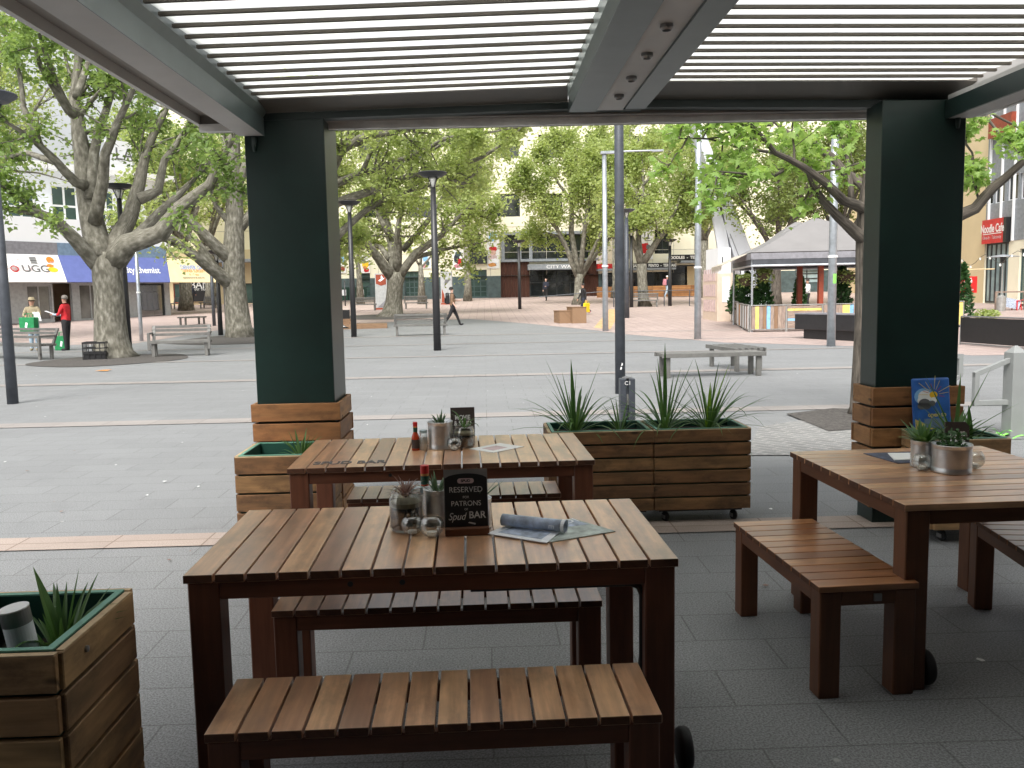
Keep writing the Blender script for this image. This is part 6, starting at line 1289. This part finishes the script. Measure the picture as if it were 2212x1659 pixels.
    for hp_, v2, s in hands:                     # four curled fingers and a thumb
        sd_ = v2.cross(Vector((0, 0, 1))); sd_ = sd_.normalized() if sd_.length > .1 else Vector((0, 1, 0)); dn = v2.cross(sd_).normalized(); fl = (.075, .085, .08, .062)
        for k in range(4): o_ = sd_ * ((k - 1.5) * .018) * (h / 1.75); p0 = hp_ + o_; p1 = p0 + (v2 * .55 + dn * .12) * fl[k]; p2 = p1 + (v2 * .3 + dn * .45 * s) * fl[k] * .7; mb.tube([p0, p1, p2], [.0095, .009, .007], 6, 0)
        p0 = hp_ - v2 * .02 - sd_ * .03; mb.tube([p0, p0 - sd_ * .02 + v2 * .03, p0 - sd_ * .022 + v2 * .06], [.011, .010, .008], 6, 0)
    zmin = min(v[2] for v in mb.v); t_ = thing(name, label, 'person', base, rz, None); off = Vector((0, 0, -zmin))
    mb.v = [(v[0], v[1], v[2] + off.z) for v in mb.v]; mb.build('body', mats, t_, smooth=True); hc = hc + off
    g = h / 1.75
    if hair:
        hm = MB(); prof = [(.094 * g, -.025 * g), (.098 * g, .02 * g), (.088 * g, .065 * g), (.055 * g, .098 * g), (.001, .112 * g)]; hm.lathe(prof, hc + Vector((0, -.014 * g, .005)), 16); hm.build('hair', M[hair], t_, smooth=True)
    if hat == 'brim': MB().lathe([(.17 * g, .045 * g), (.175 * g, .05 * g), (.098 * g, .058 * g), (.092 * g, .13 * g), (.06 * g, .15 * g), (.001, .145 * g)], hc, 18).build('hat', M['khaki'], t_, smooth=True)
    if hat == 'cap': q = MB(); q.lathe([(.1 * g, .02 * g), (.098 * g, .07 * g), (.05 * g, .118 * g), (.001, .125 * g)], hc, 16); q.prism([hc + Vector((-.06, .08, .035)), hc + Vector((.06, .08, .035)), hc + Vector((.045, .17, .025)), hc + Vector((-.045, .17, .025))], (0, 0, .01)); q.build('cap', M['white'], t_, smooth=False)
    W_ = Matrix.Translation(base) @ Matrix.Rotation(rz, 4, 'Z')
    return t_, [W_ @ (q[0] + off) for q in hands], W_ @ (V[che] + off)
def face(dx, dy): return math.atan2(-dx, dy)          # heading for a figure whose front is +Y
def bagmesh(mb, w_, h, d):
    mb.prism([(-w_ / 2, -d / 2, 0), (w_ / 2, -d / 2, 0), (w_ / 2 * 1.05, -d / 2, h), (-w_ / 2 * 1.05, -d / 2, h)], (0, d, 0)); return mb
def bag(label, loc, rz, w_, h, d, mt, logo=False):
    t_ = thing('bag', label, 'bag', loc, rz); bagmesh(MB(), w_, h, d).build('body', M[mt], t_, bevel=.02, seg=2)
    for y in (-d * .3, d * .3): MB().tube([(-w_ * .22, y, h - .01), (-w_ * .14, y, h + .13), (w_ * .14, y, h + .13), (w_ * .22, y, h - .01)], .011, 6).build('strap', M[mt], t_)
    if logo: MB().prism([(-w_ * .12, -d / 2 - .006, h * .3), (w_ * .02, -d / 2 - .006, h * .25), (w_ * .1, -d / 2 - .006, h * .6), (-w_ * .04, -d / 2 - .006, h * .66)], (0, .004, 0)).build('emblem', M['paper'], t_)
    return t_
b_ = at(147, 757); pr, hn, ce = person('man in a red polo shirt reading a paper beside the big plane tree', b_, face(-1, .05), 1.78, ([(0, 0), (4, 3)], [(22, 6, 68), (18, 6, 66)]), dict(k='skin', s='shirt_red', t='trouser_black', f='trouser_black', a='pale_denim'), 'hair_grey', build_=1.0)
t_ = thing('paper', 'folded paper held by the man in the red polo shirt', 'paper', (hn[0] + hn[1]) / 2 + Vector((-.08, 0, .06)), .2); MB().prism([(-.16, -.13, .08), (.08, -.13, -.02), (.08, .13, -.02), (-.16, .13, .08)], (0, 0, .008)).build('sheet', M['paper'], t_)
bag('green shopping bag standing on the ground at the feet of the man in red', b_ + Vector((-.28, .22, 0)), .2, .42, .48, .2, 'bag_green', True)
b_ = at(76, 757); pr, hn, ce = person('person in a khaki jacket and brimmed hat reading behind the bench', b_, face(.25, -1), 1.70, ([(3, 3), (-2, 0)], [(28, 14, 70), (25, 14, 66)]), dict(k='skin', s='khaki', t='pale_denim', f='khaki', a='khaki'), 'hair_grey', hat='brim', build_=1.12)
t_ = thing('paper', 'paper held by the person in the brimmed hat', 'paper', hn[0] + Vector((.12, -.06, -.05)), -.3); MB().prism([(-.14, 0, .14), (.14, 0, .14), (.2, .02, -.16), (-.08, .02, -.16)], (0, .006, 0)).build('sheet', M['white'], t_)
bag('big green shopping bag hung on the arm of the person in the brimmed hat', hn[1] + Vector((.16, -.12, -.50)), -.1, .50, .46, .26, 'bag_green', True)
b_ = at(979, 703); pr, hn, ce = person('man in a tan shirt with a black backpack striding to the right', b_, face(1, .12), 1.80, ([(26, 6), (-24, 14)], [(24, 6, 70), (-5, 6, 40)]), dict(k='skin_pale', s='cloth_brown', t='trouser_black', f='trouser_black', a='skin_pale'), 'hair_dark', lean=-3)
def backpack(label, ce, rz, mt, s=1.0):
    t_ = thing('backpack', label, 'backpack', ce, rz); mb = MB(); mb.prism([(-.16 * s, -.13, -.30 * s), (.16 * s, -.13, -.30 * s), (.17 * s, -.13, .10 * s), (.10 * s, -.13, .22 * s), (-.10 * s, -.13, .22 * s), (-.17 * s, -.13, .10 * s)], (0, -.17 * s, 0)); mb.build('body', M[mt], t_, bevel=.04, seg=2)
    MB().prism([(-.12 * s, -.13 - .17 * s, -.26 * s), (.12 * s, -.13 - .17 * s, -.26 * s), (.12 * s, -.13 - .17 * s, -.02 * s), (-.12 * s, -.13 - .17 * s, -.02 * s)], (0, -.05, 0)).build('pocket', M[mt], t_, bevel=.02)
    for q in (-1, 1): MB().tube([(q * .09, -.13, .18), (q * .10, .03, .20), (q * .10, .15, .04), (q * .10, .08, -.18), (q * .1, -.12, -.24)], .018, 6).build('strap', M[mt], t_)
backpack('black backpack worn by the striding man', ce, face(1, .12), 'black')
b_ = at(1180, 650); person('man in a dark suit and pale shirt walking before the rusty entrance', b_, face(-.45, -1), 1.76, ([(20, 4), (-18, 10)], [(15, 8, 75), (-8, 8, 20)]), dict(k='skin_pale', s='cloth_navy', t='trouser_black', f='trouser_black', a='cloth_navy'), None)
o = at(1260, 680); pr, hn, ce = person('woman in a black top and blue trousers walking left with a yellow bag', o, face(-1, -.35), 1.72, ([(22, 2), (-26, 26)], [(-12, 8, 12), (14, 8, 16)]), dict(k='skin', s='trouser_black', t='cloth_navy', f='pink', a='trouser_black'), 'hair_dark', build_=.95)
text('A', .26, M['white'], pr, name='shirt_letter', M=standing(.02, .175, 1.27, 90, 180), ext=.004, bold=.008)
bag('yellow carrier bag in the hand of the woman in black', hn[0] + Vector((.02, -.02, -.62)), .9, .46, .50, .14, 'bag_yellow')
b_ = at(1441, 643); pr, hn, ce = person('person in a white cap and jeans walking before the timber planter wall', b_, face(.9, .3), 1.74, ([(18, 2), (-16, 10)], [(10, 8, 20), (-10, 8, 20)]), dict(k='skin', s='cloth_navy', t='pale_denim', f='white', a='cloth_navy'), None, hat='cap')
backpack('pink and grey backpack worn by the person in the white cap', ce, face(.9, .3), 'pink')
b_ = at(415, 661); person('person in dark clothes standing with their back to us at the bank', b_, face(.1, 1), 1.76, ([(2, 0), (-2, 0)], [(8, 8, 30), (8, 8, 30)]), dict(k='skin', s='cloth_navy', t='trouser_black', f='black', a='cloth_navy'), 'hair_grey', build_=1.1)
b_ = Vector((P(1744, 640, 46).x, 46, gz(46))); person('person in a white shirt seen through the open marquee', b_, face(-1, -.2), 1.72, ([(14, 4), (-12, 8)], [(12, 8, 50), (-6, 8, 30)]), dict(k='skin', s='shirt_white', t='trouser_black', f='black', a='shirt_white'), 'hair_dark')
# black and white bird on the paving
b_ = at(738, 715); t_ = thing('magpie', 'small black and white bird on the paving right of the left pillar', 'bird', b_, 2.2); mb = MB()
mb.tube([(0, .22, .30), (0, .17, .31), (0, .12, .30), (0, .06, .24), (0, -.04, .19), (0, -.16, .16), (0, -.34, .11)], [.012, .045, .05, .065, .085, .05, .02], 10, 0); mb.tube([(0, .21, .305), (0, .29, .30)], [.016, .003], 6, 1)
for s in (-1, 1): mb.tube([(s * .03, 0, .15), (s * .035, .0, .07), (s * .035, .02, .0)], [.016, .01, .008], 6, 0); mb.tube([(s * .035, .0, .006), (s * .035, .06, .004)], .006, 5, 0); mb.prism([(s * .085, .06, .22), (s * .09, -.03, .24), (s * .06, -.22, .17), (s * .085, -.05, .17)], (s * .006, 0, 0), 1)
mb.build('body', [M['black'], M['white']], t_, smooth=True)
# litter: pale scraps and leaves on the paving
mb = MB()
for k in range(150):
    y = rnd.uniform(1.8, 22); x = rnd.uniform(-.62, .62) * y; s = rnd.uniform(.008, .022); a = rnd.random() * 3
    mb.poly([(x + math.cos(a + q) * s * (1 if j % 2 else .6), y + math.sin(a + q) * s, .0125 + .002 * (j % 2)) for j, q in enumerate((0, 1.2, 2.3, 3.3, 4.6))], 0 if rnd.random() < .7 else 1)
o = mb.build('litter', [M['white'], M['leaf_brown']]); tag(o, 'scattered pale scraps and dry leaves on the grey paving', 'litter', kind='stuff')
o = MB().prism([(0, 0, .016), (.28, .02, .016), (.3, .2, .03), (.05, .19, .02)], (0, 0, .003)).build('scrap_of_paper', M['tan_orange']); o.location = at(205, 803); tag(o, 'tan scrap of cardboard lying before the big plane tree', 'litter scrap')
